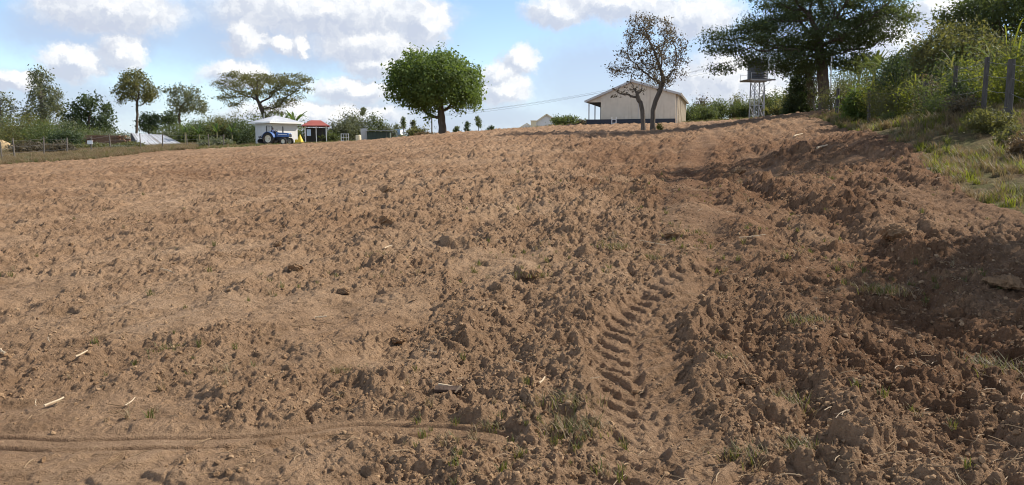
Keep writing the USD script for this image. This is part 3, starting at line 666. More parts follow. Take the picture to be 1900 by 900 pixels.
def palm_tuft(name, label, cat, px, d, h, w, seed, blades=46, leaf='leaf_yellow', loc=None, up=0.9):
    """a clump of long narrow blades, like sugar cane or a young palm"""
    rng = np.random.default_rng(seed)
    if loc is None: b = at(px, 300, d); loc = (b[0], d)
    z = float(fine_z(loc[0], loc[1])[0]); t = thing(name, label, cat, (loc[0], loc[1], z - 0.05))
    st = MB(); canes = []
    for i in range(9):
        x, y = rng.normal(0, w * 0.13, 2); hh = h * rng.uniform(0.45, 0.75); st.tube([[x, y, 0], [x * 1.3, y * 1.3, hh]], [0.02, 0.014], 5); canes.append((x * 1.3, y * 1.3, hh))
    st.build('canes', M['stem'], t, smooth=True)
    mb = MB()
    for i in range(blades):
        x, y, hh = canes[rng.integers(9)]; m2 = MB(); frond(m2, rng, rng.uniform(0, 6.283), rng.uniform(0.35, 0.6) * h, rng.uniform(0.04, 0.075), rng.uniform(up - 0.5, up + 0.45), rng.uniform(0.3, 0.95), 0.3, 7)
        s = hh * rng.uniform(0.25, 1.0)
        for v in m2.v: mb.add(v + [x * s / hh, y * s / hh, s], m2.f[0]) if len(m2.v) == 1 else None
    mb.build('blades', M[leaf], t, smooth=True)
    return t
# ------------------------------------------------------------------ materials of built things
def stained_wall(name, col, stain):
    """painted wall with soil splashed up from the ground and rain streaks from the eaves"""
    c = np.array(col)
    N = {'g': ('texture_coordinate', {}), 's': ('separate_xyz', {}), 'n': ('noise_texture', {'scale': 1.6, 'detail': 6.0, 'roughness': 0.65}), 'r': ('rgb_ramp', {'ramp': [(0.25, tuple(c * 0.88)), (0.75, tuple(c * 1.05))]}),
         'z': ('math', {'math_type': 'multiply_add', 'value2': 0.9}), 'sp': ('map_range', {'range_type': 'smoothstep', 'from_min': 1.35, 'from_max': 0.35, 'to_min': 0.0, 'to_max': 0.75, 'clamp': True}),
         'mp': ('mapping', {'scale': (3.0, 3.0, 0.25)}), 'n2': ('noise_texture', {'scale': 1.4, 'detail': 5.0, 'roughness': 0.6}), 'st': ('map_range', {'range_type': 'smoothstep', 'from_min': 0.52, 'from_max': 0.72, 'to_min': 0.0, 'to_max': 0.40, 'clamp': True}),
         'm1': ('mix', {'color2': tuple(stain)}), 'm2': ('mix', {'color2': tuple(np.array(stain) * 0.8)}), 'p': ('principled_bsdf', {'roughness': 0.85})}
    L = [('g.object', 's.vector'), ('g.object', 'n.vector'), ('n.fac', 'r.fac'), ('n.fac', 'z.value1'), ('s.z', 'z.value3'), ('z.value', 'sp.value'), ('g.object', 'mp.vector'), ('mp.vector', 'n2.vector'), ('n2.fac', 'st.value'),
         ('r.color', 'm1.color1'), ('sp.result', 'm1.fac'), ('m1.color', 'm2.color1'), ('st.result', 'm2.fac'), ('m2.color', 'p.base_color')]
    return mat(name, N, L)
M['cream_wall'] = stained_wall('stained_cream_wall', (0.60, 0.53, 0.42), (0.42, 0.32, 0.22))
M['white_wall'] = plain('white_wall', (0.60, 0.59, 0.57), 0.8, var=0.08, scale=2.5)
M['dark_plinth'] = plain('dark_plinth', (0.030, 0.032, 0.042), 0.75, var=0.3)
M['zinc'] = plain('zinc_sheet', (0.42, 0.43, 0.44), 0.45, 0.35, var=0.2, scale=1.5, dirt=(0.30, 0.24, 0.19))
M['white_sheet'] = plain('white_roof_sheet', (0.50, 0.51, 0.53), 0.5, 0.1, var=0.16, scale=1.5)
M['red_sheet'] = plain('red_roof_sheet', (0.30, 0.075, 0.055), 0.6, var=0.2, scale=2.0)
M['brown_board'] = plain('brown_board', (0.20, 0.110, 0.062), 0.85, var=0.35, scale=5.0)
M['cream_trim'] = plain('cream_trim', (0.62, 0.53, 0.36), 0.7, var=0.08)
M['grey_trim'] = plain('grey_trim', (0.46, 0.45, 0.43), 0.6, var=0.1)
M['white_paint'] = plain('white_paint', (0.76, 0.75, 0.72), 0.6, var=0.07)
M['dark_inside'] = plain('dark_inside', (0.045, 0.045, 0.045), 0.8)
M['glass'] = mat('window_glass', {'a': ('glossy_bsdf', {'roughness': 0.05, 'color': (0.9, 0.92, 0.95)}), 'b': ('transparent_bsdf', {'color': (0.55, 0.6, 0.62)}), 'f': ('fresnel', {'IOR': 1.6}), 'm': ('mix_closure', {})},
                 [('f.fac', 'm.fac'), ('b.BSDF', 'm.closure1'), ('a.BSDF', 'm.closure2')], 'm.closure')
M['galvanised'] = plain('galvanised_steel', (0.30, 0.30, 0.30), 0.6, 0.3, var=0.2, dirt=(0.20, 0.12, 0.07))
M['tank_black'] = plain('black_tank', (0.018, 0.019, 0.022), 0.45, var=0.25, scale=2.0)
M['tractor_blue'] = plain('tractor_blue', (0.040, 0.105, 0.29), 0.5, var=0.2, scale=5, dirt=(0.20, 0.145, 0.10))
M['tyre'] = plain('tyre_rubber', (0.024, 0.022, 0.020), 0.9, var=0.3, scale=5, dirt=(0.20, 0.13, 0.08))
M['rim_cream'] = plain('cream_rim', (0.66, 0.62, 0.50), 0.55, var=0.12, dirt=(0.30, 0.21, 0.14))
M['iron_dark'] = plain('dark_iron', (0.035, 0.035, 0.038), 0.6, 0.3, var=0.25)
M['yellow'] = plain('yellow_plastic', (0.72, 0.50, 0.03), 0.55, var=0.14)
M['pale_blue'] = plain('pale_blue_panel', (0.40, 0.52, 0.66), 0.6, var=0.1)
M['concrete'] = plain('concrete', (0.36, 0.34, 0.31), 0.9, var=0.15)
M['shirt'] = plain('dark_blue_cloth', (0.040, 0.055, 0.12), 0.9, var=0.2)
M['skin'] = plain('brown_skin', (0.085, 0.045, 0.028), 0.6, var=0.1)
M['trouser'] = plain('grey_cloth', (0.10, 0.10, 0.11), 0.9, var=0.2)
M['hay'] = plain('hay', (0.38, 0.27, 0.14), 0.95, var=0.4, scale=9, bump=1.0)
M['post_dark'] = bark_material('old_post', (0.045, 0.040, 0.034), (0.11, 0.098, 0.085), 6)
M['wire'] = plain('fence_wire', (0.20, 0.19, 0.18), 0.5, 0.6)
M['cable'] = plain('cable', (0.22, 0.22, 0.23), 0.6)

def spot(px, d, sink=0.0):
    b = at(px, 300, d); return np.array([b[0], d, float(fine_z(b[0], d)[0]) - sink])

def sheet(mb, p, u, v, waves, amp=0.018, n=6):
    """corrugated sheet: p + s u + t v, waves running along v"""
    p, u, v = (np.asarray(q, float) for q in (p, u, v)); nn = np.cross(u, v); nn /= np.linalg.norm(nn)
    k = waves * n + 1; s = np.linspace(0, 1, k)
    a = p + s[:, None] * u + (amp * np.sin(s * waves * 6.2832))[:, None] * nn
    i = np.arange(k - 1); mb.add(np.vstack([a, a + v]), np.stack([i, i + 1, k + i + 1, k + i], 1))

Rz = lambda a, p: np.array([p[0] * math.cos(a) - p[1] * math.sin(a), p[0] * math.sin(a) + p[1] * math.cos(a), p[2] if len(p) > 2 else 0])
TX = trimesh.transformations
FACE = TX.rotation_matrix(math.pi / 2, [1, 0, 0])          # polygon (x, y) stands up as (x, z), thickness towards -y

# ------------------------------------------------------------------ classroom block on the rise
def classroom():
    o = at(1253, 229, 76); o[2] = float(H0(o[0], o[1])) - 0.05
    t = thing('classroom_block', 'long cream block with dark plinth, grey gabled roof and side veranda on the rise', 'building', o, math.radians(-15.4))
    Ln, W = 15.0, 7.2
    def roofz(x): return 4.25 - (abs(x + 4.2) * (1.90 / 4.55) if x < -4.2 else (x + 4.2) * (1.30 / 4.55))
    g = [(-W, -0.3), (0, -0.3), (0, roofz(0) - 0.06), (-4.2, 4.19), (-W, roofz(-W) - 0.06)]
    MB().prism(g, 0.16, FACE).build('gable_wall', M['cream_wall'], t)
    MB().prism(g, 0.16, TX.translation_matrix([0, Ln, 0]) @ FACE).build('gable_wall', M['cream_wall'], t)
    MB().prism([(-8.55, 2.20), (-W - 0.003, 2.20), (-W - 0.003, roofz(-W) - 0.06), (-8.55, roofz(-8.55) - 0.06)], 0.06, TX.translation_matrix([0, -0.06, 0]) @ FACE).build('veranda_gable_panel', M['cream_wall'], t)
    # long right wall with its windows
    wz0, wz1 = 1.05, 2.25; h = roofz(0) - 0.08
    wins = [1.3 + 2.35 * k for k in range(6)]
    mb = MB(); y = 0.003
    for w in wins:
        mb.box((-0.08, (y + w) / 2, h / 2 - 0.15), (0.16, w - y, h + 0.3)); mb.box((-0.08, w + 0.6, wz0 / 2 - 0.15), (0.16, 1.2, wz0 + 0.3)); mb.box((-0.08, w + 0.6, (wz1 + h) / 2), (0.16, 1.2, h - wz1)); y = w + 1.2
    mb.box((-0.08, (y + Ln - 0.17) / 2, h / 2 - 0.15), (0.16, Ln - 0.17 - y, h + 0.3)); mb.build('side_wall', M['cream_wall'], t)
    for w in wins:
        f = MB()
        for yy in (w + 0.03, w + 0.6, w + 1.17): f.box((-0.05, yy, (wz0 + wz1) / 2), (0.06, 0.05, wz1 - wz0))
        for zz in (wz0 + 0.03, (wz0 + wz1) / 2, wz1 - 0.03): f.box((-0.052, w + 0.6, zz), (0.05, 1.14, 0.045))
        f.box((0.04, w + 0.6, wz0 - 0.03), (0.12, 1.3, 0.05))
        fr = f.build('window', M['grey_trim'], t)
        MB().box((-0.07, w + 0.6, (wz0 + wz1) / 2), (0.012, 1.12, wz1 - wz0 - 0.06)).build('pane', M['glass'], fr)
    for w in [0.35] + [w + 1.78 for w in wins]: MB().box((0.10, w, h / 2 - 0.1), (0.2, 0.28, h + 0.2)).build('pilaster', M['cream_wall'], t)
    hl = roofz(-W) - 0.08
    MB().box((-W + 0.08, Ln / 2, hl / 2), (0.16, Ln - 0.33, hl)).build('veranda_wall', M['cream_wall'], t)
    for yy in (2.2, 7.5, 12.2): MB().box((-W - 0.015, yy, 1.35), (0.05, 1.0, 2.1)).build('door', M['dark_plinth'], t)
    MB().box((-W / 2 - 0.7, -0.19, 0.22), (W + 1.36, 0.06, 0.62)).build('plinth', M['dark_plinth'], t)
    MB().box((-7.93, Ln / 2, 0.21), (1.4, Ln, 0.56)).build('veranda_floor', M['concrete'], t)
    for yy in (0.25, 3.9, 7.6, 11.2, 14.7): MB().box((-8.45, yy, 1.33), (0.10, 0.10, 1.68)).build('veranda_post', M['grey_trim'], t)
    MB().box((-7.9, Ln / 2 + 0.05, 2.18), (1.3, Ln - 0.1, 0.03)).build('veranda_ceiling', M['dark_inside'], t)
    ov = 0.35
    l = MB(); sheet(l, (-8.78, Ln + ov, roofz(-8.78) + 0.02), (0, -Ln - 2 * ov, 0), (8.78 - 4.2, 0, 4.27 - roofz(-8.78) - 0.02), 80); l.build('roof_sheet', M['zinc'], t)
    r = MB(); sheet(r, (0.42, -ov, roofz(0.42) + 0.02), (0, Ln + 2 * ov, 0), (-4.62, 0, 4.27 - roofz(0.42) - 0.02), 80); r.build('roof_sheet', M['zinc'], t)
    MB().bar((-4.2, -ov - 0.02, 4.31), (-4.2, Ln + ov + 0.02, 4.31), 0.34, 0.05).build('ridge_cap', M['zinc'], t)
    for x0 in (-8.8, 0.44):
        for yy in (-ov + 0.01, Ln + ov - 0.01): MB().bar((x0, yy, roofz(x0) - 0.08), (-4.2, yy, 4.17), 0.035, 0.20).build('bargeboard', M['grey_trim'], t)
    MB().bar((0.40, -ov, roofz(0.4) - 0.07), (0.40, Ln + ov, roofz(0.4) - 0.07), 0.03, 0.16).build('fascia', M['grey_trim'], t)
    MB().bar((-8.74, -ov, roofz(-8.74) - 0.07), (-8.74, Ln + ov, roofz(-8.74) - 0.07), 0.03, 0.16).build('fascia', M['grey_trim'], t)
    MB().tube([(0.50, -ov, roofz(0.4) - 0.02), (0.50, Ln + ov, roofz(0.4) - 0.10)], 0.055, 6).build('gutter', M['grey_trim'], t, smooth=True)
    MB().tube([(0.46, 0.05, 2.75), (0.10, 0.0, 2.5), (0.08, 0.0, 0.1)], 0.035, 6).build('downpipe', M['grey_trim'], t, smooth=True)
    MB().box((-3.55, -0.175, 2.2), (0.05, 0.03, 3.2)).build('wall_joint', M['grey_trim'], t)
    # white frame standing before the plinth
    q = at(1139, 233, 74.6); q[2] = float(H0(q[0], q[1])) - 0.02
    f = thing('short_ladder', 'short white wooden ladder standing near the dark plinth of the cream block', 'ladder', q, math.radians(-10))
    for x in (-0.2, 0.2): MB().bar((x, 0, 0), (x, 0.12, 0.80), 0.055).build('upright', M['white_paint'], f)
    for z in (0.22, 0.58): MB().bar((-0.17, 0.12 * z / 0.8, z), (0.17, 0.12 * z / 0.8, z), 0.05).build('rung', M['white_paint'], f)
classroom()

# ------------------------------------------------------------------ white hut behind the tractor
def hut():
    a = math.radians(48); d = 85
    o = at(505, 269, d); o[2] = float(H0(o[0], o[1])) - 0.03
    t = thing('white_hut', 'small white hut with pale hipped roof standing behind the blue tractor', 'hut', o, a)
    # local origin at the corner nearest the viewer; x runs along the sunny wall, y along the shaded one
    w, l, h = 3.2, 3.35, 2.45
    MB().box((w / 2 + 0.005, 0.07, h / 2), (w - 0.3, 0.14, h)).build('wall', M['white_wall'], t)
    MB().box((0.07, l / 2, h / 2), (0.142, l, h)).build('wall', M['white_wall'], t)
    MB().box((w - 0.07, l / 2, h / 2), (0.142, l, h)).build('wall', M['white_wall'], t)
    MB().box((w / 2, l - 0.07, h / 2), (w - 0.3, 0.14, h)).build('wall', M['white_wall'], t)
    d_ = MB().box((1.35, -0.012, 1.0), (0.10, 0.03, 2.0)).build('wall_strip', M['iron_dark'], t)
    dr = MB().box((-0.012, 0.75, 1.0), (0.03, 0.8, 2.0)).build('door', M['grey_trim'], t)
    e = 0.50; rz = h + 0.02; top = np.array([w / 2, l / 2, h + 0.80])
    c = [np.array(q, float) for q in ((-e, -e, rz), (w + e, -e, rz), (w + e, l + e, rz), (-e, l + e, rz))]
    for i in range(4):
        p, q = c[i], c[(i + 1) % 4]; m = MB(); k = 60; s = np.linspace(0, 1, k)
        nn = np.cross(q - p, top - p); nn /= np.linalg.norm(nn)
        base = p + s[:, None] * (q - p) + (0.016 * np.sin(s * 18 * 6.2832))[:, None] * nn
        ap = top + (s[:, None] - 0.5) * 0.02 * (q - p); j = np.arange(k - 1)
        m.add(np.vstack([base, ap]), np.stack([j, j + 1, k + j + 1, k + j], 1)); m.build('roof_slope', M['white_sheet'], t)
        MB().bar(p - [0, 0, 0.08], q - [0, 0, 0.08], 0.03, 0.14).build('fascia', M['white_paint'], t)
    MB().tube([(w * 0.2, l * 0.75, h + 0.3), (w * 0.2, l * 0.75, h + 1.05)], 0.06, 8).build('flue', M['galvanised'], t)
hut()

# ------------------------------------------------------------------ tractor and driver
def wheel(t, name, x, y, r, w, rim, lugs, lab=None):
    tx = MB().lathe([(r * 0.60, -w / 2), (r * 0.93, -w / 2), (r, -w * 0.38), (r, w * 0.38), (r * 0.93, w / 2), (r * 0.60, w / 2), (r * 0.60, -w / 2)], (x, y, r), 28, 'y')
    for k in range(lugs):
        for s in (-1, 1):
            a = (k + (0.5 if s > 0 else 0)) / lugs * 6.2832
            mt = TX.translation_matrix([x, y, r]) @ TX.rotation_matrix(a, [0, 1, 0]) @ TX.translation_matrix([r * 1.0, s * w * 0.22, 0]) @ TX.rotation_matrix(s * 0.7, [1, 0, 0])
            b = trimesh.creation.box((0.07 * r / 0.7, w * 0.46, 0.055)); b.apply_transform(mt); tx.mesh(b)
    p = tx.build(name, M['tyre'], t, smooth=35)
    MB().lathe([(0.001, -w * 0.30), (r * 0.20, -w * 0.32), (r * 0.24, -w * 0.16), (r * 0.50, -w * 0.20), (r * 0.61, -w * 0.46), (r * 0.61, w * 0.46), (r * 0.5, w * 0.2), (r * 0.24, w * 0.16), (r * 0.2, w * 0.32), (0.001, w * 0.30)], (x, y, r), 28, 'y').build('rim', M[rim], p, smooth=35)

def tractor():
    d = 80.0; o = at(506, 268, d); o[2] = float(H0(o[0], o[1])) + 0.02
    t = thing('tractor', 'blue farm tractor with cream wheel rims parked before the white hut', 'tractor', o, math.radians(-18), None, 0.86)
    # local: rear axle above the origin, nose towards +x
    wheel(t, 'rear_wheel', 0, -0.72, 0.72, 0.42, 'rim_cream', 18); wheel(t, 'rear_wheel', 0, 0.72, 0.72, 0.42, 'rim_cream', 18)
    wheel(t, 'front_wheel', 1.95, -0.68, 0.42, 0.25, 'rim_cream', 14); wheel(t, 'front_wheel', 1.95, 0.68, 0.42, 0.25, 'rim_cream', 14)
    MB().box((0.95, 0, 0.72), (2.3, 0.42, 0.42)).box((0.0, 0, 0.72), (0.5, 1.1, 0.34)).box((1.95, 0, 0.48), (0.16, 1.15, 0.13)).build('chassis', M['iron_dark'], t)
    hood = [(0.72, 0.92), (2.42, 0.92), (2.46, 1.02), (2.42, 1.28), (2.25, 1.38), (0.72, 1.47)]
    m = MB().prism(hood, 0.62, TX.translation_matrix([0, 0.31, 0]) @ FACE); hd = m.build('hood', M['tractor_blue'], t)
    MB().box((2.455, 0, 1.10), (0.03, 0.46, 0.30)).build('grille', M['iron_dark'], hd)
    for y in (-0.17, 0.17): MB().lathe([(0.001, 0.03), (0.075, 0.02), (0.08, 0.0)], (2.45, y, 1.26), 12, 'x').build('headlight', M['glass'], hd)
    MB().box((1.6, -0.317, 1.20), (1.2, 0.012, 0.08)).build('hood_stripe', M['white_paint'], hd)
    for s in (-1, 1):
        a = np.linspace(math.radians(12), math.radians(170), 12); r = 0.82; f = MB()
        out = [(r * math.cos(q), 0.72 + r * math.sin(q)) for q in a]; inn = [((r - 0.04) * math.cos(q), 0.72 + (r - 0.04) * math.sin(q)) for q in a[::-1]]
        f.prism(out + inn, 0.50, TX.translation_matrix([0, s * 0.72 + 0.25, 0]) @ FACE); f.build('fender', M['tractor_blue'], t)
    MB().box((0.10, 0, 1.10), (0.48, 0.50, 0.10)).box((-0.17, 0, 1.36), (0.10, 0.48, 0.46)).build('seat', M['iron_dark'], t)
    MB().tube([(0.78, 0, 1.42), (0.58, 0, 1.60)], 0.025, 6).build('steering_column', M['iron_dark'], t)
    a = np.linspace(0, 6.2832, 19); MB().tube([(0.57 + 0.06 * math.cos(q), 0.2 * math.sin(q), 1.62 + 0.19 * math.cos(q)) for q in a], 0.018, 6, cap=False).build('steering_wheel', M['iron_dark'], t)
    for y in (-0.52, 0.52): MB().bar((-0.42, y, 0.95), (-0.40, y, 2.22), 0.085).build('roll_bar_post', M['iron_dark'], t)
    MB().bar((-0.40, -0.56, 2.22), (-0.40, 0.56, 2.22), 0.085).build('roll_bar', M['iron_dark'], t)
    MB().tube([(1.35, 0.22, 1.40), (1.35, 0.22, 2.02)], 0.038, 8).build('exhaust', M['iron_dark'], t)
    MB().box((0.62, -0.42, 0.52), (0.35, 0.22, 0.05)).build('step', M['iron_dark'], t)
    # disc plough carried behind
    p = MB().bar((-0.6, 0.0, 0.75), (-1.75, -0.25, 0.95), 0.14).bar((-0.62, 0, 1.0), (-0.95, 0, 1.25), 0.06).bar((-0.95, 0, 1.25), (-1.6, -0.2, 0.98), 0.06).build('plough_beam', M['iron_dark'], t)
    for k, x in enumerate((-0.95, -1.32, -1.68)):
        s = MB().lathe([(0.001, 0.10), (0.15, 0.075), (0.26, 0.02), (0.33, -0.05), (0.325, -0.065), (0.25, 0.005), (0.001, 0.08)], (0, 0, 0), 20, 'y')
        s.v = [np.array([Rz(math.radians(42), q) for q in v]) + [x, -0.25 + 0.1 * k, 0.42] for v in s.v]; s.build('plough_disc', M['iron_dark'], t)
        MB().bar((x, -0.16 + 0.02 * k, 0.85), (x, -0.2 + 0.08 * k, 0.45), 0.07).build('plough_leg', M['iron_dark'], t)
    # driver
    dp = thing('person', 'driver in dark blue clothing sitting on the tractor with both hands on its wheel', 'person', o, math.radians(-18), None, 0.86)
    from manifold3d import Manifold
    def body(joints, bones, fine=0.045):
        parts = []
        for a, b in bones:
            (pa, ra), (pb, rb) = joints[a], joints[b]
            parts.append(Manifold.batch_hull([Manifold.sphere(ra, 14).translate(pa), Manifold.sphere(rb, 14).translate(pb)]))
        s = parts[0]
        for q in parts[1:]: s = s + q
        me = s.refine_to_length(fine).to_mesh(); m = trimesh.Trimesh(me.vert_properties[:, :3], me.tri_verts)
        trimesh.smoothing.filter_taubin(m, iterations=6); return m
    J = {'hip': ((0.02, 0, 1.22), 0.15), 'waist': ((0.0, 0, 1.38), 0.135), 'chest': ((0.03, 0, 1.60), 0.155), 'sl': ((0.05, 0.17, 1.70), 0.075), 'sr': ((0.05, -0.17, 1.70), 0.075), 'neck': ((0.06, 0, 1.78), 0.06), 'headb': ((0.09, 0, 1.90), 0.085), 'headt': ((0.08, 0, 1.98), 0.095), 'nose': ((0.185, 0, 1.925), 0.016), 'chin': ((0.145, 0, 1.86), 0.035)}
    for s, n in ((0.19, 'l'), (-0.19, 'r')):
        J.update({f'e{n}': ((0.20, s * 1.30, 1.46), 0.048), f'w{n}': ((0.47, s * 0.95, 1.60), 0.034), f'p{n}': ((0.55, s * 0.93, 1.63), 0.036),
                  f'h{n}': ((0.08, s * 0.5, 1.22), 0.105), f'k{n}': ((0.50, s * 0.75, 1.24), 0.072), f'a{n}': ((0.60, s * 0.75, 0.86), 0.048), f't{n}': ((0.74, s * 0.78, 0.80), 0.042)})
        for f in range(5):
            y = s * 0.93 + (f - 2) * 0.019
            J.update({f'f{f}{n}': ((0.58, y, 1.66 if f < 4 else 1.62), 0.0095), f'g{f}{n}': ((0.615, y, 1.635), 0.009), f'q{f}{n}': ((0.60, y, 1.60), 0.008)})
    B = [('hip', 'waist'), ('waist', 'chest'), ('chest', 'neck'), ('chest', 'sl'), ('chest', 'sr'), ('neck', 'headb'), ('headb', 'headt'), ('headb', 'chin'), ('headb', 'nose')]
    for n in 'lr':
        B += [(f's{n}', f'e{n}'), (f'e{n}', f'w{n}'), (f'w{n}', f'p{n}'), (f'h{n}', f'k{n}'), (f'k{n}', f'a{n}'), (f'a{n}', f't{n}'), ('hip', f'h{n}')]
        for f in range(5): B += [(f'p{n}', f'f{f}{n}'), (f'f{f}{n}', f'g{f}{n}'), (f'g{f}{n}', f'q{f}{n}')]
    MB().mesh(body(J, B, 0.03)).build('body', M['skin'], dp, smooth=True)
    grow = lambda k, q: (J[k][0], J[k][1] + q)
    C = {k: grow(k, 0.016) for k in ('hip', 'waist', 'chest', 'sl', 'sr', 'el', 'er', 'wl', 'wr')}
    C['neck'] = ((0.055, 0, 1.735), 0.075)
    MB().mesh(body(C, [('hip', 'waist'), ('waist', 'chest'), ('chest', 'neck'), ('chest', 'sl'), ('chest', 'sr'), ('sl', 'el'), ('el', 'wl'), ('sr', 'er'), ('er', 'wr')])).build('shirt', M['shirt'], dp, smooth=True)
    C = {k: grow(k, 0.014) for k in ('hip', 'hl', 'hr', 'kl', 'kr', 'al', 'ar')}
    MB().mesh(body(C, [('hip', 'hl'), ('hip', 'hr'), ('hl', 'kl'), ('kl', 'al'), ('hr', 'kr'), ('kr', 'ar')])).build('trousers', M['trouser'], dp, smooth=True)
    MB().lathe([(0.001, 2.092), (0.06, 2.075), (0.098, 2.02), (0.106, 1.96), (0.10, 1.955)], (0.075, 0, 0), 16).build('hair', M['iron_dark'], dp, smooth=True)
tractor()

def yellow_heap():
    o = spot(558, 80); t = thing('yellow_drape', 'bright yellow draped heap standing just right of the tractor nose', 'tarpaulin', o)
    a = np.linspace(0, 6.2832, 25)[:-1]; rings = []
    for z, r in ((0, 0.33), (0.2, 0.31), (0.42, 0.26), (0.62, 0.17), (0.8, 0.10), (0.92, 0.05), (0.95, 0.005)):
        w = 1 + 0.14 * np.sin(a * 5 + z * 3) * (1 - z) + 0.25 * (np.cos(a - 3.1) > 0.5) * (z < 0.4); rings.append(np.stack([r * w * np.cos(a), 0.8 * r * w * np.sin(a), np.full(24, z)], 1))
    v = np.vstack(rings); i, j = np.meshgrid(np.arange(6), np.arange(24), indexing='ij')
    MB().add(v, np.stack([i * 24 + j, i * 24 + (j + 1) % 24, (i + 1) * 24 + (j + 1) % 24, (i + 1) * 24 + j], -1).reshape(-1, 4)).build('cloth', M['yellow'], t, smooth=True)
    MB().lathe([(0.001, 0), (0.13, 0), (0.13, 0.36), (0.10, 0.42), (0.04, 0.45), (0.04, 0.5), (0.001, 0.5)], (-0.36, -0.12, 0), 14).build('jerrycan', M['yellow'], t, smooth=40)
yellow_heap()

def shelter():
    d = 90; o = spot(588, d); t = thing('red_roofed_shelter', 'open shelter with red hipped roof and pale posts right of the tractor', 'shelter', o, math.radians(12))
    w, l, h = 2.3, 2.0, 1.95
    for x in (-w / 2, 0.05, w / 2):
        for y in (-l / 2, l / 2): MB().bar((x, y, -0.1), (x, y, h), 0.09).build('post', M['white_paint'], t)
    e = 0.35; top = [np.array((-0.55, 0, h + 0.62)), np.array((0.55, 0, h + 0.62))]
    c = [np.array(q, float) for q in ((-w / 2 - e, -l / 2 - e, h), (w / 2 + e, -l / 2 - e, h), (w / 2 + e, l / 2 + e, h), (-w / 2 - e, l / 2 + e, h))]
    for q in ([c[0], c[1], top[1], top[0]], [c[2], c[3], top[0], top[1]]): MB().add(q, [[0, 1, 2, 3]]).build('roof_slope', M['red_sheet'], t)
    MB().add([c[1], c[2], top[1]], [[0, 1, 2]]).build('roof_slope', M['red_sheet'], t)
    MB().add([c[3], c[0], top[0]], [[0, 1, 2]]).build('roof_slope', M['red_sheet'], t)
    for i in range(4): MB().bar(c[i] - [0, 0, 0.05], c[(i + 1) % 4] - [0, 0, 0.05], 0.03, 0.10).build('fascia', M['red_sheet'], t)
    MB().box((0, l / 2 - 0.09, 0.9), (w, 0.06, 1.7)).build('back_wall', M['dark_inside'], t)
    MB().box((-0.75, -l / 2 + 0.01, 1.15), (0.45, 0.03, 0.75)).build('window_board', M['pale_blue'], t)
    m = MB(); sheet(m, (-w / 2 - 1.6, -1.2, h - 0.30), (1.28, 0, 0.28), (0, 2.2, 0), 10); m.build('side_awning', M['brown_board'], t)
    for y in (-1.1, 0.95): MB().bar((-w / 2 - 1.5, y, -0.1), (-w / 2 - 1.5, y, h - 0.32), 0.06).build('awning_post', M['wood_grey'], t)
shelter()

def yard_things():
    d = 86; k = d / FPX
    o = spot(641, d); t = thing('lattice_gate', 'small white lattice gate in the green hedge left of the cream drum', 'gate', o, 0.1)
    for x in (-0.4, 0.4): MB().bar((x, 0, 0), (x, 0, 0.95), 0.05).build('stile', M['white_paint'], t)
    for z in (0.15, 0.5, 0.9): MB().bar((-0.375, 0, z), (0.375, 0, z), 0.04).build('rail', M['white_paint'], t)
    for x in (-0.13, 0.13): MB().bar((x, 0.03, 0.1), (x, 0.03, 0.92), 0.03).build('bar', M['white_paint'], t)
    o = spot(666, d); t = thing('cream_drum', 'squat cream drum standing at the far field edge below grey bushes', 'drum', o)
    MB().lathe([(0.001, 0), (0.30, 0), (0.32, 0.05), (0.30, 0.09), (0.30, 0.35), (0.32, 0.39), (0.30, 0.43), (0.30, 0.72), (0.27, 0.76), (0.001, 0.76)], (0, 0, 0), 20).build('body', M['cream_trim'], t, smooth=30)
    MB().lathe([(0.001, 0.77), (0.05, 0.77), (0.05, 0.80), (0.001, 0.80)], (0.14, 0, 0), 10).build('cap', M['grey_trim'], t)
    d = 94; o = spot(705, d); t = thing('dark_shed', 'low dark green shed with flat overhanging roof at the far field edge', 'shed', o, 0.06)
    m = MB(); sheet(m, (-1.35, -0.9, 0), (2.6, 0, 0), (0, 0, 1.12), 18, 0.015); m.build('front_sheet', M['dark_green'], t)
    MB().box((0, 0.1, 0.55), (2.6, 1.8, 1.1)).build('body', M['dark_green'], t)
    MB().box((-1.75, -0.6, 0.75), (0.75, 0.06, 1.5)).build('side_panel', M['grey_trim'], t)
    m = MB(); sheet(m, (-1.5, -1.25, 1.22), (3.1, 0, 0), (0, 2.6, 0.12), 20, 0.015); m.build('roof', M['iron_dark'], t)
    for x in (0.95, 1.5): MB().bar((x, -1.15, 0), (x, -1.15, 1.2), 0.05).build('post', M['wood_grey'], t)
    d = 98; o = spot(741, d); t = thing('blue_cabin', 'narrow pale blue and white cabin right of the dark shed', 'cabin', o, -0.25)
    MB().box((0, 0, 0.75), (0.7, 0.7, 1.5)).build('body', M['white_paint'], t)
    MB().box((0.14, -0.356, 0.85), (0.34, 0.03, 1.25)).build('door', M['pale_blue'], t)
    MB().box((0, 0, 1.54), (0.8, 0.8, 0.07)).build('roof', M['pale_blue'], t)
M['dark_green'] = plain('dark_green_sheet', (0.055, 0.075, 0.055), 0.7, var=0.25)
yard_things()

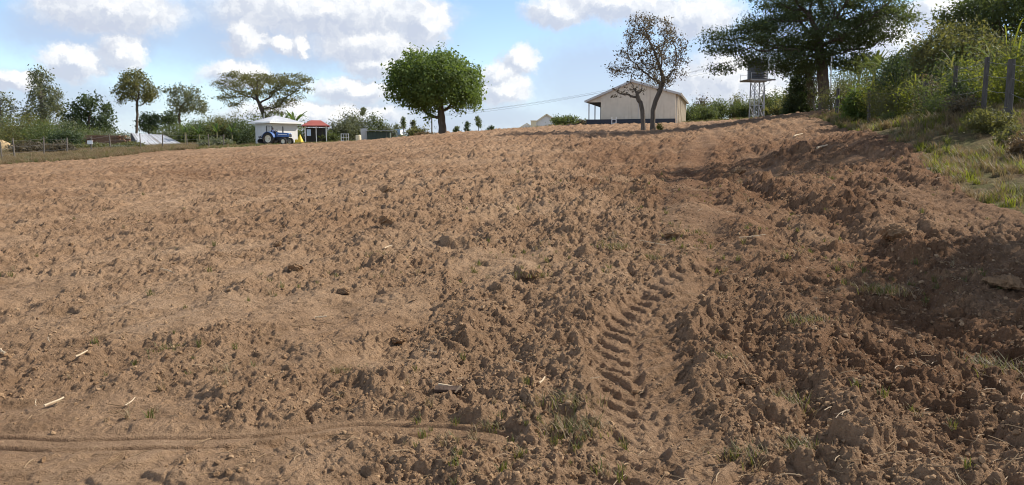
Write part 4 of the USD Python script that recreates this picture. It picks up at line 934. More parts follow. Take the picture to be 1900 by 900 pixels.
def far_house():
    d = 112; k = d / FPX
    o = at(1014, 236, d); t = thing('far_house', 'white house with cream gable trim half hidden behind the crest of the field', 'house', o, 0.0)
    P = lambda x, y: np.array([(x - 1014) * k, 0, (236 - y) * k])
    g = [(-1.45, -3), (1.65, -3), (1.65, 0.72), (0, 1.72), (-1.45, 0.72)]
    MB().prism(g, 0.15, FACE).build('gable_wall', M['white_wall'], t)
    MB().box((-1.37, 3.6, -1.2), (0.14, 7, 3.6)).build('side_wall', M['white_wall'], t); MB().box((1.57, 3.6, -1.2), (0.14, 7, 3.6)).build('side_wall', M['white_wall'], t)
    for x in (-1.75, 1.95):
        MB().bar((x, -0.35, 0.60), (0, -0.35, 1.80), 0.05, 0.16).build('bargeboard', M['cream_trim'], t)
        m = MB(); s = 1 if x > 0 else -1
        sheet(m, (x, -0.33 if s > 0 else 7.3, 0.68), (0, 7.6 * s, 0), (-x, 0, 1.17), 36, 0.015); m.build('roof_slope', M['grey_trim'], t)
    MB().box((-1.85, -0.3, 0.35), (0.75, 0.6, 1.0)).box((-1.85, -0.3, 0.88), (0.85, 0.7, 0.10)).build('chimney_block', M['cream_trim'], t)
    g = [(-3.7, -3), (-2.0, -3), (-2.0, -0.05), (-2.75, 0.42), (-3.7, -0.05)]
    MB().prism(g, 0.15, TX.translation_matrix([0, -0.5, 0]) @ FACE).build('porch_wall', M['white_wall'], t)
    for x in (-3.85, -1.8): MB().bar((x, -0.85, -0.12), (-2.8, -0.85, 0.5), 0.05, 0.12).build('porch_trim', M['cream_trim'], t)
far_house()

def tank_tower():
    d = 80; o = spot(1400, d, 0.05); t = thing('water_tower', 'black water tank on a galvanised lattice tower behind the big flat-topped tree', 'water tower', o, 0.16)
    H = 3.75; s = 0.48
    for x in (-s, s):
        for y in (-s, s): MB().bar((x * 1.05, y * 1.05, -0.1), (x, y, H), 0.085).build('leg', M['galvanised'], t)
    lv = np.linspace(0.15, H - 0.1, 4)
    for a, b in zip(lv[:-1], lv[1:]):
        for (x0, y0), (x1, y1) in (((-s, -s), (s, -s)), ((s, -s), (s, s)), ((s, s), (-s, s)), ((-s, s), (-s, -s))):
            MB().bar((x0, y0, b), (x1, y1, b), 0.045).build('cross_bar', M['galvanised'], t)
            MB().bar((x0, y0, a), (x1, y1, b), 0.035).bar((x1, y1, a), (x0, y0, b), 0.035).build('brace', M['galvanised'], t)
    for x in np.linspace(-1.2, 1.2, 9): MB().box((x, 0, H + 0.09), (0.26, 2.5, 0.06)).build('deck_plank', M['wood_grey'], t)
    MB().box((0, -1.2, H + 0.03), (2.6, 0.07, 0.12)).box((0, 1.2, H + 0.03), (2.6, 0.07, 0.12)).box((0, -s, H), (2.5, 0.07, 0.06)).box((0, s, H), (2.5, 0.07, 0.06)).build('deck_frame', M['galvanised'], t)
    for x in (-1.25, 1.25):
        for y in (-1.18, 1.18): MB().bar((x, y, H + 0.1), (x, y, H + 0.72), 0.035).build('rail_post', M['galvanised'], t)
    for y in (-1.18, 1.18): MB().bar((-1.23, y, H + 0.68), (1.23, y, H + 0.68), 0.03).build('rail', M['galvanised'], t)
    pr = [(0.001, 0), (0.98, 0)]
    for i in range(8): pr += [(1.0, 0.04 + i * 0.22), (1.0, 0.16 + i * 0.22), (0.975, 0.19 + i * 0.22)]
    pr += [(0.95, 1.86), (0.6, 2.06), (0.25, 2.14), (0.001, 2.14)]
    tk = MB().lathe(pr, (0, 0, H + 0.125), 32).build('tank', M['tank_black'], t, smooth=40)
    MB().lathe([(0.25, 2.13), (0.27, 2.2), (0.001, 2.22)], (0, 0, H + 0.125), 20).build('lid', M['tank_black'], tk, smooth=40)
    MB().tube([(0.98, -0.4, H + 0.3), (1.08, -0.4, H + 0.25), (1.08, -0.4, H - 0.2), (s + 0.08, -s - 0.05, H - 0.5), (s + 0.1, -s - 0.06, 0)], 0.03, 6).build('pipe', M['galvanised'], t, smooth=True)
tank_tower()

def left_yard():
    d = 84; k = d / FPX; o = spot(200, d, 0.02)
    t = thing('timber_stack', 'stack of long brown boards lying beside the pale metal roof', 'timber stack', o, 0.05)
    rng = np.random.default_rng(3)
    for r in range(9):
        for c in range(4):
            L = rng.uniform(3.6, 4.8); MB().box((rng.uniform(-0.5, 0.5), -0.5 + c * 0.36, 0.35 + r * 0.112), (L * (1 if r < 6 else 0.8), 0.32, 0.09), rng.uniform(-0.03, 0.03), ry=rng.uniform(-0.02, 0.02)).build('board', M['brown_board'], t)
        for x in (-1.4, 1.2):
            if r: MB().box((x, 0, 0.294 + r * 0.112), (0.1, 1.6, 0.02)).build('spacer', M['wood_grey'], t)
    for x in (-1.4, 1.2): MB().box((x, 0, 0.12), (0.22, 1.5, 0.38)).build('support', M['wood_grey'], t)
    MB().bar((-2.9, -0.7, 0.25), (-1.2, -0.9, 1.05), 0.18, 0.06).build('loose_board', M['brown_board'], t)
    MB().bar((-2.4, -0.9, 0.10), (-0.9, -1.1, 0.75), 0.18, 0.06).build('loose_board', M['brown_board'], t)
    d = 80; k = d / FPX; c = at(280, 268, d); o = np.array([c[0], d, float(fine_z(c[0], d)[0])])
    t = thing('metal_roofed_shed', 'low shed with a pale corrugated roof sloping down to the right', 'shed', o)
    P = lambda x, y, dy: at(x, y, d) - o + [0, dy, 0]
    a, b, e, f = P(233, 246.5, 1.2), P(276, 249, 3.6), P(331, 271, 2.2), P(262, 270, -0.6)
    m = MB(); n = 15
    for i in range(n):
        s0, s1 = i / n + 0.004, (i + 1) / n - 0.004; q = [a + (b - a) * s0, a + (b - a) * s1, f + (e - f) * s1, f + (e - f) * s0]
        mm = MB(); kk = 9; ss = np.linspace(0, 1, kk); nn = np.cross(b - a, f - a); nn /= np.linalg.norm(nn); w = (0.014 * np.sin(ss * 2 * 6.2832))[:, None] * nn + nn * (0.012 * (i % 2))
        top, bot = q[0] + ss[:, None] * (q[1] - q[0]) + w, q[3] + ss[:, None] * (q[2] - q[3]) + w; j = np.arange(kk - 1)
        mm.add(np.vstack([top, bot]), np.stack([j, kk + j, kk + j + 1, j + 1], 1)); mm.build('roof_sheet', M['white_sheet'] if i % 7 else M['zinc'], t)
    MB().bar(a - [0, 0, 0.06], f - [0, 0, 0.06], 0.05, 0.14).build('edge_board', M['dark_inside'], t)
    for q in (a, b, e, f): MB().bar((q[0], q[1], -0.2), (q[0], q[1], q[2] - 0.05), 0.10).build('post', M['wood_grey'], t)
    m = MB(); m.add([(a[0], a[1], -0.2), (f[0], f[1], -0.2), f - [0, 0, 0.15], a - [0, 0, 0.15]], [[0, 1, 2, 3]]); m.build('side_wall', M['dark_inside'], t)
    o = spot(4, 72); t = thing('hay_heap', 'golden heap of dry hay at the left edge of the view', 'hay', o)
    h = trimesh.creation.icosphere(3); v = h.vertices * [1.1, 1.0, 0.95]; v[:, 2] = np.maximum(v[:, 2], -0.05) * 1.15; v = v * (1 + 0.25 * (vfbm(v[:, 0] * 2 + 5, v[:, 1] * 2 + v[:, 2], 3, 7)[:, None] - 0.5))
    MB().add(v, h.faces).build('heap', M['hay'], t, smooth=True)
    rr = np.random.default_rng(8); k = rr.integers(len(v), size=900); MB().add(*leaf_mesh(rr, v[k] + rr.normal(size=(900, 3)) * 0.03, 0.28, 0.07, 0.2)).build('straw', M['leaf_dry'], t)
left_yard()

def wire_fence(name, label, posts, hgt, wires, r=0.05, group=None, mat_='wood_grey', lean=0.06, seed=1):
    rng = np.random.default_rng(seed)
    pts = [np.array([x, y, float(fine_z(x, y)[0])]) for x, y in posts]
    t = thing(name, label, 'fence', pts[0]); tops = []
    hs = np.broadcast_to(hgt, len(pts))
    for p, h in zip(pts, hs):
        q = p - pts[0]; l = rng.normal(size=2) * lean * h; rr = r * rng.uniform(0.8, 1.25)
        MB().tube([q - [0, 0, 0.2], q + [l[0] * 0.5, l[1] * 0.5, h * 0.5], q + [l[0], l[1], h]], [rr * 1.1, rr, rr * 0.92], 7).build('post', M[mat_], t, smooth=40); tops.append((q, q + [l[0], l[1], h]))
    for u in wires:
        for i in range(len(tops) - 1):
            a, b = (tops[i + e][0] * (1 - u) + tops[i + e][1] * u for e in (0, 1)); s = np.linspace(0, 1, 5)
            m = a + s[:, None] * (b - a); m[:, 2] -= 0.12 * s * (1 - s) * 1.2; MB().tube(m, 0.006, 3, cap=False).build('wire', M['wire'], t)
    return t

def on_ground(px, d): b = at(px, 300, d); return (b[0], d)
wire_fence('post_and_wire_fence', 'straggling post and wire fence along the left edge of the field', [on_ground(*q) for q in ((-40, 46), (4, 49), (28, 52), (83, 56), (126, 60), (170, 61), (207, 64), (263, 68), (303, 71), (349, 74), (389, 77), (416, 79))], [1.3, 1.3, 1.45, 1.5, 1.3, 1.4, 1.5, 1.45, 1.4, 1.35, 1.3, 1.2], (0.35, 0.62, 0.9), 0.045, seed=4)
q = on_ground(170, 60.9); o = (q[0], q[1], float(fine_z(*q)[0]) + 0.75)
t = thing('notice_board', 'small blank pale board fixed to a post of the left fence', 'board', o); MB().box((0, -0.07, 0.2), (0.42, 0.025, 0.28)).build('panel', M['white_paint'], t); MB().box((0, -0.035, 0.2), (0.05, 0.04, 0.4)).build('batten', M['wood_grey'], t)
wire_fence('hedge_fence', 'old post and wire fence buried in the overgrown hedge on the right', [on_ground(*q) for q in ((1930, 19), (1864, 21.5), (1818, 23.0), (1762, 26.5), (1713, 30), (1660, 34.5), (1608, 39.5), (1548, 47))], [1.75, 1.62, 1.66, 1.7, 1.75, 1.6, 1.6, 1.6], (0.45, 0.7, 0.93), 0.085, seed=9, lean=0.03, mat_='post_dark')

def power_line():
    ends = []
    for px, d, h, lab in ((802, 105, 3.9, 'thin wooden cable pole behind the round green tree'), (1478, 92, 7.2, 'wooden cable pole hidden in the dark ivy-covered tree')):
        o = spot(px, d, 0.1); t = thing('cable_pole', lab, 'pole', o); MB().tube([(0, 0, 0), (0, 0, h)], [0.11, 0.08], 8).build('shaft', M['wood_grey'], t)
        MB().bar((-0.7, 0, h - 0.25), (0.7, 0, h - 0.25), 0.09).build('crossarm', M['wood_grey'], t); ends.append(o + [0, 0, h])
    for k, (dx, dz, w) in enumerate(((-0.6, -0.18, 'lowest'), (0.0, 0.0, 'middle'), (0.6, -0.18, 'highest'))):
        a, b = ends[0] + [dx, 0, dz + 0.0 * k], ends[1] + [dx, 0, dz + 0.9 * k]; s = np.linspace(0, 1, 25)
        m = a + s[:, None] * (b - a); m[:, 2] -= 4 * 1.1 * s * (1 - s) * (0.6 + 0.3 * k)
        t = thing('overhead_cable', f'{w} thin dark overhead cable crossing the sky behind the cream block', 'cable', a); MB().tube(m - a, 0.010, 4, cap=False).build('strand', M['cable'], t)
power_line()
# ------------------------------------------------------------------ the trees and bushes
tree('round_tree', 'broad round-crowned green tree alone at the far edge of the field', 'tree', 822, 76,
     [(806, 150, 80, 46, 0.3), (762, 162, 46, 30, -0.6), (856, 158, 38, 40, 0.5), (735, 165, 22, 24, 0), (800, 118, 58, 20, 0), (862, 190, 30, 20, -0.5), (812, 195, 30, 16, 0), (775, 195, 26, 16, 0.4), (800, 210, 12, 12, 0), (830, 185, 30, 16, -0.8), (790, 180, 34, 16, -0.8)],
     [(821, 236), (819, 218), (818, 205)], 'leaf_bright', 'bark', 0.36, 27000, 0.30, 0.42, 0.55, 0.25, 520, 0.42, 0.55, 0.95, 11, limbs=6)
tree('sparse_tree', 'leaning half-bare tree with sparse withered leaves before the cream block', 'tree', 1211, 57,
     [(1215, 95, 54, 58, 0.2), (1252, 108, 32, 46, 0), (1180, 98, 38, 40, -0.4), (1152, 112, 22, 28, 0), (1205, 50, 46, 22, 0), (1232, 142, 46, 18, 0.3), (1165, 138, 30, 12, 0)],
     [(1211, 226), (1212, 205), (1216, 188), (1226, 166), (1230, 150)], 'leaf_brown', 'bark_grey', 0.175, 7800, 0.15, 0.20, 0.55, 0.05, 560, 0.28, 0.38, 0.9, 12, limbs=6, gap=0.45, tip=0.012, droop=0.5)
tree('pollarded_tree', 'cut-back stump of a tree with thin bare shoots left of the leaning tree', 'tree', 1193, 56.4,
     [(1165, 166, 30, 16, 0), (1148, 178, 16, 8, 0), (1176, 150, 16, 14, 0), (1190, 170, 12, 14, 0)], [(1193, 225), (1192, 205), (1188, 190), (1185, 186)], 'leaf_brown', 'bark_grey', 0.16, 190, 0.18, 0.10, 0.55, 0.05, 60, 0.25, 0.35, 0.8, 13, limbs=4, tip=0.012)
shrub('sapling', 'bright green sapling at the foot of the leaning tree', 1223, 56.2, 0.5, 0.75, 'leaf_yellow', 260, 0.13, 17, stems=5)
tree('flat_topped_tree', 'huge dark flat-topped tree with a thick trunk right of the water tower', 'tree', 1528, 55,
     [(1510, 62, 120, 38, 0.5), (1405, 80, 70, 34, -0.6), (1345, 104, 36, 28, 0), (1350, 68, 40, 18, 0.4), (1602, 48, 84, 34, -0.4), (1560, 12, 120, 32, 0.6), (1440, 30, 60, 24, 0), (1652, 26, 46, 20, 0), (1500, 108, 66, 24, 0.5), (1480, -22, 100, 24, 0), (1390, 122, 44, 18, 0), (1440, 112, 50, 20, -0.8), (1580, 96, 44, 24, 0.4), (1610, -30, 80, 24, 0), (1330, 128, 22, 12, 0), (1462, 126, 40, 18, -0.4), (1575, 118, 50, 18, 0), (1540, 100, 60, 26, 0.8)],
     [(1528, 170), (1526, 130), (1522, 100), (1518, 78)], 'leaf_acacia', 'bark', 0.40, 72000, 0.20, 0.42, 0.4, 0.35, 1400, 0.40, 0.48, 0.85, 14, limbs=8, flatz=0.45, gap=0.45, tip=0.013)
tree('ivy_clad_tree', 'dark bushy evergreen tree standing just left of the thick trunk', 'tree', 1488, 60, [(1488, 160, 24, 42, 0), (1478, 192, 24, 26, 0), (1500, 200, 22, 20, 0), (1495, 125, 18, 18, 0)], [(1490, 190), (1490, 160)], 'leaf_dark', 'bark', 0.16, 9000, 0.22, 0.26, 0.45, 0.0, 200, 0.35, 0.5, 0.9, 15, limbs=3)
tree('hanging_vine', 'tangle of dry brown creeper hanging between the dark tree and the thick trunk', 'creeper', 1510, 56, [(1508, 165, 12, 36, 0), (1514, 140, 8, 22, 0)], [(1510, 195), (1509, 165)], 'leaf_brown', 'bark_pale', 0.06, 1100, 0.18, 0.12, 0.2, 0.0, 90, 0.25, 0.3, 0.7, 16, limbs=2, droop=1.2)
o = spot(1534, 53.5); t = thing('pale_pole', 'slender pale pole standing against the thick dark trunk', 'pole', o); MB().tube([(0, 0, -0.1), (0.02, 0, 1.7), (0.0, 0, 3.5)], [0.06, 0.055, 0.045], 8).build('shaft', M['white_paint'], t, smooth=True); MB().box((0, 0, 3.52), (0.13, 0.13, 0.03)).build('cap', M['grey_trim'], t)
# left skyline
tree('edge_tree', 'grey-green tree cut off by the left edge of the picture', 'tree', 2, 112, [(4, 200, 24, 28, 0), (-15, 225, 30, 25, 0), (12, 225, 14, 18, 0)], [(2, 245), (2, 215)], 'leaf_grey', 'bark_pale', 0.2, 2600, 0.38, 0.45, 0.45, 0.2, 160, 0.6, 0.9, 0.9, 21, gap=0.8)
tree('tall_gum_tree', 'tallest pointed grey-green tree on the left skyline', 'tree', 80, 115, [(75, 146, 16, 26, 0), (80, 178, 30, 22, 0), (92, 206, 28, 22, 0), (68, 215, 32, 20, 0), (62, 160, 12, 14, 0), (103, 170, 10, 12, 0)], [(80, 250), (78, 210), (75, 170), (74, 145)], 'leaf_grey', 'bark_pale', 0.24, 6500, 0.36, 0.42, 0.45, 0.1, 340, 0.55, 0.8, 0.9, 22, gap=0.9, droop=0.4)
tree('dense_tree', 'dense dark spreading tree between the pointed tree and the umbrella tree', 'tree', 165, 112, [(165, 205, 36, 24, 0), (145, 225, 30, 24, 0), (188, 222, 24, 24, 0), (165, 235, 44, 20, 0)], [(165, 245), (165, 222)], 'leaf_dark', 'bark', 0.25, 6500, 0.40, 0.45, 0.5, 0.2, 240, 0.6, 0.9, 0.9, 23, gap=0.9)
tree('umbrella_tree', 'slim-trunked tree with a rounded brownish umbrella crown on the left skyline', 'tree', 254, 108, [(250, 162, 36, 22, 0), (276, 182, 18, 14, 0), (226, 176, 16, 16, 0), (250, 142, 22, 10, 0), (262, 178, 30, 14, 0)], [(254, 235), (255, 212), (254, 196)], 'leaf_olive', 'bark', 0.17, 5600, 0.32, 0.34, 0.45, 0.2, 300, 0.5, 0.7, 0.9, 24, gap=0.9)
tree('small_dark_tree', 'low brownish dark tree right of the umbrella tree trunk', 'tree', 276, 110, [(276, 228, 20, 20, 0)], [(276, 246), (276, 235)], 'leaf_dark', 'bark', 0.13, 1800, 0.36, 0.36, 0.5, 0.2, 80, 0.5, 0.8, 1, 25)
tree('small_dark_tree', 'round almost black tree beneath the open spreading crown', 'tree', 315, 118, [(315, 226, 17, 16, 0)], [(315, 246), (315, 235)], 'leaf_dark', 'bark', 0.13, 1700, 0.36, 0.34, 0.5, 0.2, 80, 0.5, 0.8, 1, 26)
tree('open_crowned_tree', 'spreading tree with an airy grey crown left of the bananas', 'tree', 338, 112, [(340, 182, 34, 20, 0), (366, 200, 22, 14, 0), (316, 172, 18, 10, 0), (345, 200, 30, 12, 0)], [(335, 240), (332, 215), (335, 200)], 'leaf_grey', 'bark', 0.17, 3600, 0.34, 0.36, 0.45, 0.2, 220, 0.5, 0.75, 0.9, 27, gap=1.0)
tree('umbrella_thorn', 'wide flat-topped thorn tree behind the white hut', 'tree', 492, 104, [(485, 148, 78, 9, 0), (430, 158, 34, 14, 0.5), (545, 150, 34, 14, -0.4), (465, 172, 48, 12, 0), (525, 178, 32, 22, 0.4), (440, 136, 24, 6, 0), (556, 166, 20, 12, 0), (425, 185, 24, 14, 0), (505, 200, 24, 20, 0)], [(492, 240), (491, 218), (484, 200), (478, 185)], 'leaf_olive', 'bark', 0.28, 15000, 0.28, 0.48, 0.35, 0.3, 520, 0.5, 0.7, 0.9, 28, flatz=0.35, gap=1.1, limbs=6)
for i, (px, d, h, L, lab) in enumerate([(345, 83, 3.0, 2.2, 'banana plant standing in front of the airy grey crown'), (371, 84, 2.8, 2.0, 'banana plant in the hedge right of the metal roof'), (404, 84.5, 3.0, 2.0, 'banana plant in the thick greenery left of the white hut'), (432, 86, 2.9, 1.9, 'banana plant close to the left wall of the white hut'),
                                     (548, 93, 4.9, 3.4, 'big banana plant whose leaves fan out above the right side of the white hut'), (526, 96, 5.0, 2.8, 'banana plant rising behind the pale hut roof')]):
    banana(lab, px, d, h, 40 + i, 9, L=L)
B = [(18, 100, 5.5, 3.0, 'leaf_mid', 'low green thicket below the tree at the left edge'), (52, 92, 5.0, 3.4, 'leaf_olive', 'grey-green bush below the tallest pointed tree'), (92, 88, 4.2, 3.2, 'leaf_mid', 'broad green bush behind the left fence'), (128, 76, 2.6, 2.2, 'leaf_dark', 'dark little bush behind the left fence near the boards'),
     (62, 64, 3.0, 1.0, 'leaf_brown', 'dry brown brush along the left fence'), (112, 62, 1.6, 0.9, 'leaf_brown', 'reddish brown dry bush close to the left fence'), (205, 72, 3.0, 0.75, 'leaf_grey', 'green bush in front of the stacked boards'), (240, 73, 2.2, 0.7, 'leaf_olive', 'green bush at the low corner of the metal roof'), (170, 70, 2.6, 0.7, 'leaf_olive', 'greyish weeds behind the post with the board'),
     (385, 90, 3.5, 2.9, 'leaf_mid', 'leafy bush between two banana plants'), (418, 90, 3.4, 2.7, 'leaf_olive', 'bright bush left of the white hut'), (445, 90, 3.2, 3.0, 'leaf_dark', 'dark bush touching the shaded wall of the white hut'), (358, 88, 3.0, 2.0, 'leaf_mid', 'low bush at the end of the left fence'), (402, 82, 2.6, 0.8, 'leaf_grey', 'pale weeds at the field edge left of the hut'),
     (570, 93, 2.2, 2.0, 'leaf_mid', 'green bush between the hut and the red roof'), (606, 92, 2.4, 1.4, 'leaf_mid', 'bush in front of the red-roofed shelter'), (622, 94, 2.4, 3.7, 'leaf_grey', 'slim grey-green bush right of the red roof'), (642, 95, 3.2, 3.6, 'leaf_grey', 'feathery bush behind the lattice gate'), (668, 97, 3.2, 4.2, 'leaf_grey', 'tall feathery bush above the cream drum'), (690, 98, 2.6, 3.3, 'leaf_mid', 'bush leaning over the dark shed'),
     (780, 90, 2.4, 1.7, 'leaf_olive', 'yellow-green bush left of the round tree'), (722, 98, 3.0, 2.2, 'leaf_grey', 'grey bush behind the dark shed roof'), (757, 97, 2.2, 0.9, 'leaf_grey', 'low weeds right of the blue cabin'), (800, 82, 2.0, 0.8, 'leaf_dry', 'dry grass tussock at the foot of the round tree'),
     (1045, 88, 2.4, 1.6, 'leaf_mid', 'dark green bush right of the far white house'), (1075, 90, 1.8, 1.0, 'leaf_brown', 'reddish low hedge left of the cream block')]
B += [(205, 96, 6.0, 1.7, 'leaf_grey', 'grey bushes behind the stacked brown boards'), (0, 104, 5.0, 4.0, 'leaf_grey', 'tall grey bush at the very left behind the hay'), (36, 98, 5.0, 3.6, 'leaf_mid', 'green bush left of the tallest pointed tree'), (75, 96, 5.0, 3.0, 'leaf_olive', 'olive bush at the foot of the tallest pointed tree'), (118, 98, 4.6, 3.4, 'leaf_grey', 'grey bush left of the dense dark tree'), (150, 100, 4.0, 2.4, 'leaf_mid', 'bush below the dense dark tree'), (330, 98, 4.0, 2.6, 'leaf_mid', 'bush below the airy grey crown'), (312, 94, 3.0, 1.6, 'leaf_grey', 'low bush at the right end of the metal roof'), (395, 98, 5.0, 3.6, 'leaf_grey', 'high green bush behind the banana plants'), (428, 97, 4.5, 3.6, 'leaf_olive', 'high olive bush left of the hut'), (468, 98, 4.2, 3.4, 'leaf_mid', 'leafy bush behind the shaded side of the hut'), (535, 100, 4.4, 3.4, 'leaf_mid', 'leafy bush behind the sunny side of the hut')]
for i, (px, d, w, h, lf, lab) in enumerate(B):
    shrub('bush', lab, px, d, w * 1.25, h * (1.15 if i < 16 or i > 25 else 1.0), lf, 4200 if w > 2.4 else 2400, 0.25, 60 + i, stems=14, clumps=60)
S = [(673, 100, 0.5, 4.2, 'thin spire of a young tree above the feathery bushes', 'leaf_grey'), (736, 104, 1.0, 2.2, 'small pale young tree left of the blue cabin', 'leaf_grey'), (749, 106, 0.9, 3.0, 'slim young tree just right of the blue cabin', 'leaf_mid'), (768, 108, 0.8, 2.6, 'lollipop-shaped young tree left of the thin pole', 'leaf_grey'),
     (846, 112, 0.9, 1.5, 'tiny round tree right of the big round tree', 'leaf_mid'), (867, 112, 0.85, 2.6, 'dark upright little tree on the crest', 'leaf_dark'), (888, 114, 0.95, 3.4, 'tallest of the little trees on the crest with a bare stem', 'leaf_mid'), (911, 112, 1.1, 1.6, 'round dark little tree on the crest', 'leaf_dark'), (933, 112, 0.6, 1.0, 'smallest dark shrub on the crest', 'leaf_dark')]
for i, (px, d, w, h, lab, lf) in enumerate(S):
    q = spot(px, d); k = FPX / d; rng = np.random.default_rng(90 + i)
    # base hidden below the crest: the crown's photo position is what counts
    top = {673: 200, 736: 228, 749: 217, 768: 222, 846: 235, 867: 224, 888: 215, 911: 234, 933: 239}[px]
    tree('young_tree', lab, 'tree', px, d, [(px, top + (12 if h > 2 else 7), w * k / 2, 12 if h > 2 else 7, 0)], [(px, 250), (px, top + 14)], lf, 'bark', 0.05, 700, 0.22, 0.14, 0.45, 0.1, 60, 0.25, 0.35, 1, 90 + i, limbs=2, group='young trees on the skyline')
# thicket behind the rise, right of the cream block
for i, (px, d, w, h, lf, lab) in enumerate([(1282, 96, 3.6, 3.0, 'leaf_mid', 'green bush right behind the cream block'), (1306, 99, 3.2, 3.6, 'leaf_brown', 'bare twiggy bush above the green thicket'), (1330, 95, 3.8, 2.8, 'leaf_mid', 'broad bush in the middle of the thicket left of the tower'), (1358, 98, 3.2, 3.4, 'leaf_olive', 'twiggy dark-topped bush left of the tower'), (1382, 94, 3.4, 2.7, 'leaf_mid', 'bush at the left leg of the tower'), (1412, 92, 3.2, 2.9, 'leaf_olive', 'olive bush behind the tower legs'), (1440, 90, 4.2, 4.2, 'leaf_mid', 'tall bush right of the tower'), (1466, 84, 3.2, 3.6, 'leaf_olive', 'thick olive bush left of the dark ivy tree'), (1450, 76, 2.4, 1.5, 'leaf_olive', 'low bush at the crest below the dark ivy tree'), (1304, 92, 3.2, 1.9, 'leaf_mid', 'low bright bush in front of the twiggy bush')]):
    shrub('bush', lab, px, d, w, h, lf, 3800, 0.24, 120 + i, stems=14, clumps=60)
# hedge along the right fence
shrub('glossy_bush', 'round glossy green bush standing out at the start of the hedge', 1588, 41.0, 1.6, 2.0, 'leaf_bright', 5200, 0.17, 140, stems=16, aspect=0.6, clumps=70)
for i, (px, d, w, h, lf, lab) in enumerate([(1548, 49, 2.6, 2.4, 'leaf_olive', 'pale bush right of the thick trunk'), (1565, 50, 2.8, 2.9, 'leaf_mid', 'tall bush behind the glossy bush'), (1612, 40.5, 2.1, 2.5, 'leaf_yellow', 'hedge bush just right of the glossy bush'), (1640, 37.5, 2.2, 2.6, 'leaf_olive', 'upright hedge bush below the palm leaves'), (1668, 34.6, 2.0, 2.4, 'leaf_olive', 'hedge bush with bare stems in the middle of the hedge'), (1692, 32.4, 1.8, 2.3, 'leaf_yellow', 'yellowish hedge bush left of the grey creeper'), (1722, 30.2, 1.8, 2.3, 'leaf_brown', 'grey dried creeper hanging on the hedge'),
                                            (1748, 28.4, 1.8, 2.3, 'leaf_mid', 'shaded hedge bush in the gap between the trees'), (1776, 26.6, 1.6, 1.7, 'leaf_dark', 'dark low bush left of the tilted fence posts'), (1845, 25.5, 2.0, 1.8, 'leaf_yellow', 'sunlit yellow-green bush between the two fence posts'), (1885, 24.0, 1.9, 1.9, 'leaf_yellow', 'yellow-green bush right of the last fence post'), (1795, 27.5, 1.7, 2.5, 'leaf_yellow', 'tall yellowish bush behind the first thick fence post'),
                                            (1575, 56, 3.4, 3.6, 'leaf_mid', 'high leafy bush behind the banana plants'), (1628, 46, 3.0, 3.6, 'leaf_mid', 'high bush behind the upright hedge bush'), (1660, 41, 2.8, 3.4, 'leaf_dark', 'shadowy bush behind the bare-stemmed hedge bush'), (1705, 37, 2.6, 3.4, 'leaf_mid', 'big bush filling the hedge behind the dried creeper'), (1750, 34, 2.6, 3.4, 'leaf_dark', 'deep shaded bush under the spreading tree'), (1800, 32, 2.6, 3.2, 'leaf_mid', 'big bush behind the fence posts'), (1850, 31, 2.8, 3.2, 'leaf_olive', 'high olive bush behind the yellow-green bush'), (1900, 29, 2.8, 3.2, 'leaf_mid', 'high bush cut by the right edge')]):
    shrub('hedge_bush', lab, px, d, w, h, lf, 4200 if i < 12 else 5200, 0.105 if i < 12 else 0.13, 150 + i, stems=15, clumps=60)
for i, (px, d, w, h, lf, lab) in enumerate([(1705, 28.5, 1.3, 0.9, 'leaf_olive', 'low weedy bush at the foot of the hedge left of the posts'), (1740, 25.5, 1.3, 1.0, 'leaf_mid', 'low leafy bush before the shaded gap in the hedge'), (1775, 23.5, 1.2, 0.8, 'leaf_brown', 'dry weedy bush left of the first thick post'), (1838, 20.5, 1.2, 0.8, 'leaf_olive', 'low bush between the thick posts on the bank'), (1885, 18.5, 1.0, 0.6, 'leaf_olive', 'weedy bush on the bank near the right edge'), (1650, 33.0, 1.3, 0.9, 'leaf_mid', 'low bush on the grass right of the glossy bush'), (1900, 16.5, 1.0, 0.6, 'leaf_dry', 'dry weeds on the bank at the right edge')]):
    shrub('hedge_bush', lab, px, d, w, h, lf, 2400, 0.085, 300 + i, stems=12, clumps=50)
for i, (px, d, h, L, lab) in enumerate([(1585, 54, 4.3, 2.3, 'banana plant behind the glossy bush'), (1612, 52, 4.7, 2.4, 'tallest upright banana plant above the hedge'), (1640, 49, 4.4, 2.3, 'banana plant with arching leaves over the middle of the hedge'), (1668, 46, 4.1, 2.2, 'banana plant against the dark round tree')]):
    banana(lab, px, d, h, 170 + i, 15, leaf='leaf_mid', L=L)
tree('hedge_tree', 'dark round tree behind the middle of the hedge', 'tree', 1690, 43, [(1690, 130, 46, 34, 0), (1665, 150, 30, 26, 0), (1715, 110, 40, 32, 0), (1700, 170, 50, 26, 0)], [(1690, 190), (1690, 150)], 'leaf_dark', 'bark', 0.16, 12000, 0.18, 0.26, 0.5, 0.2, 300, 0.35, 0.5, 0.9, 181, limbs=4)
tree('hedge_tree', 'spreading green tree with drooping fringe behind the fence posts', 'tree', 1770, 36, [(1765, 95, 70, 34, 0), (1730, 110, 38, 32, 0), (1810, 110, 50, 34, 0), (1790, 70, 50, 28, 0), (1860, 110, 50, 34, 0), (1790, 150, 60, 24, 0)], [(1775, 190), (1772, 140)], 'leaf_olive', 'bark', 0.15, 18000, 0.16, 0.26, 0.4, 0.1, 420, 0.32, 0.45, 0.9, 182, limbs=4, droop=0.6)
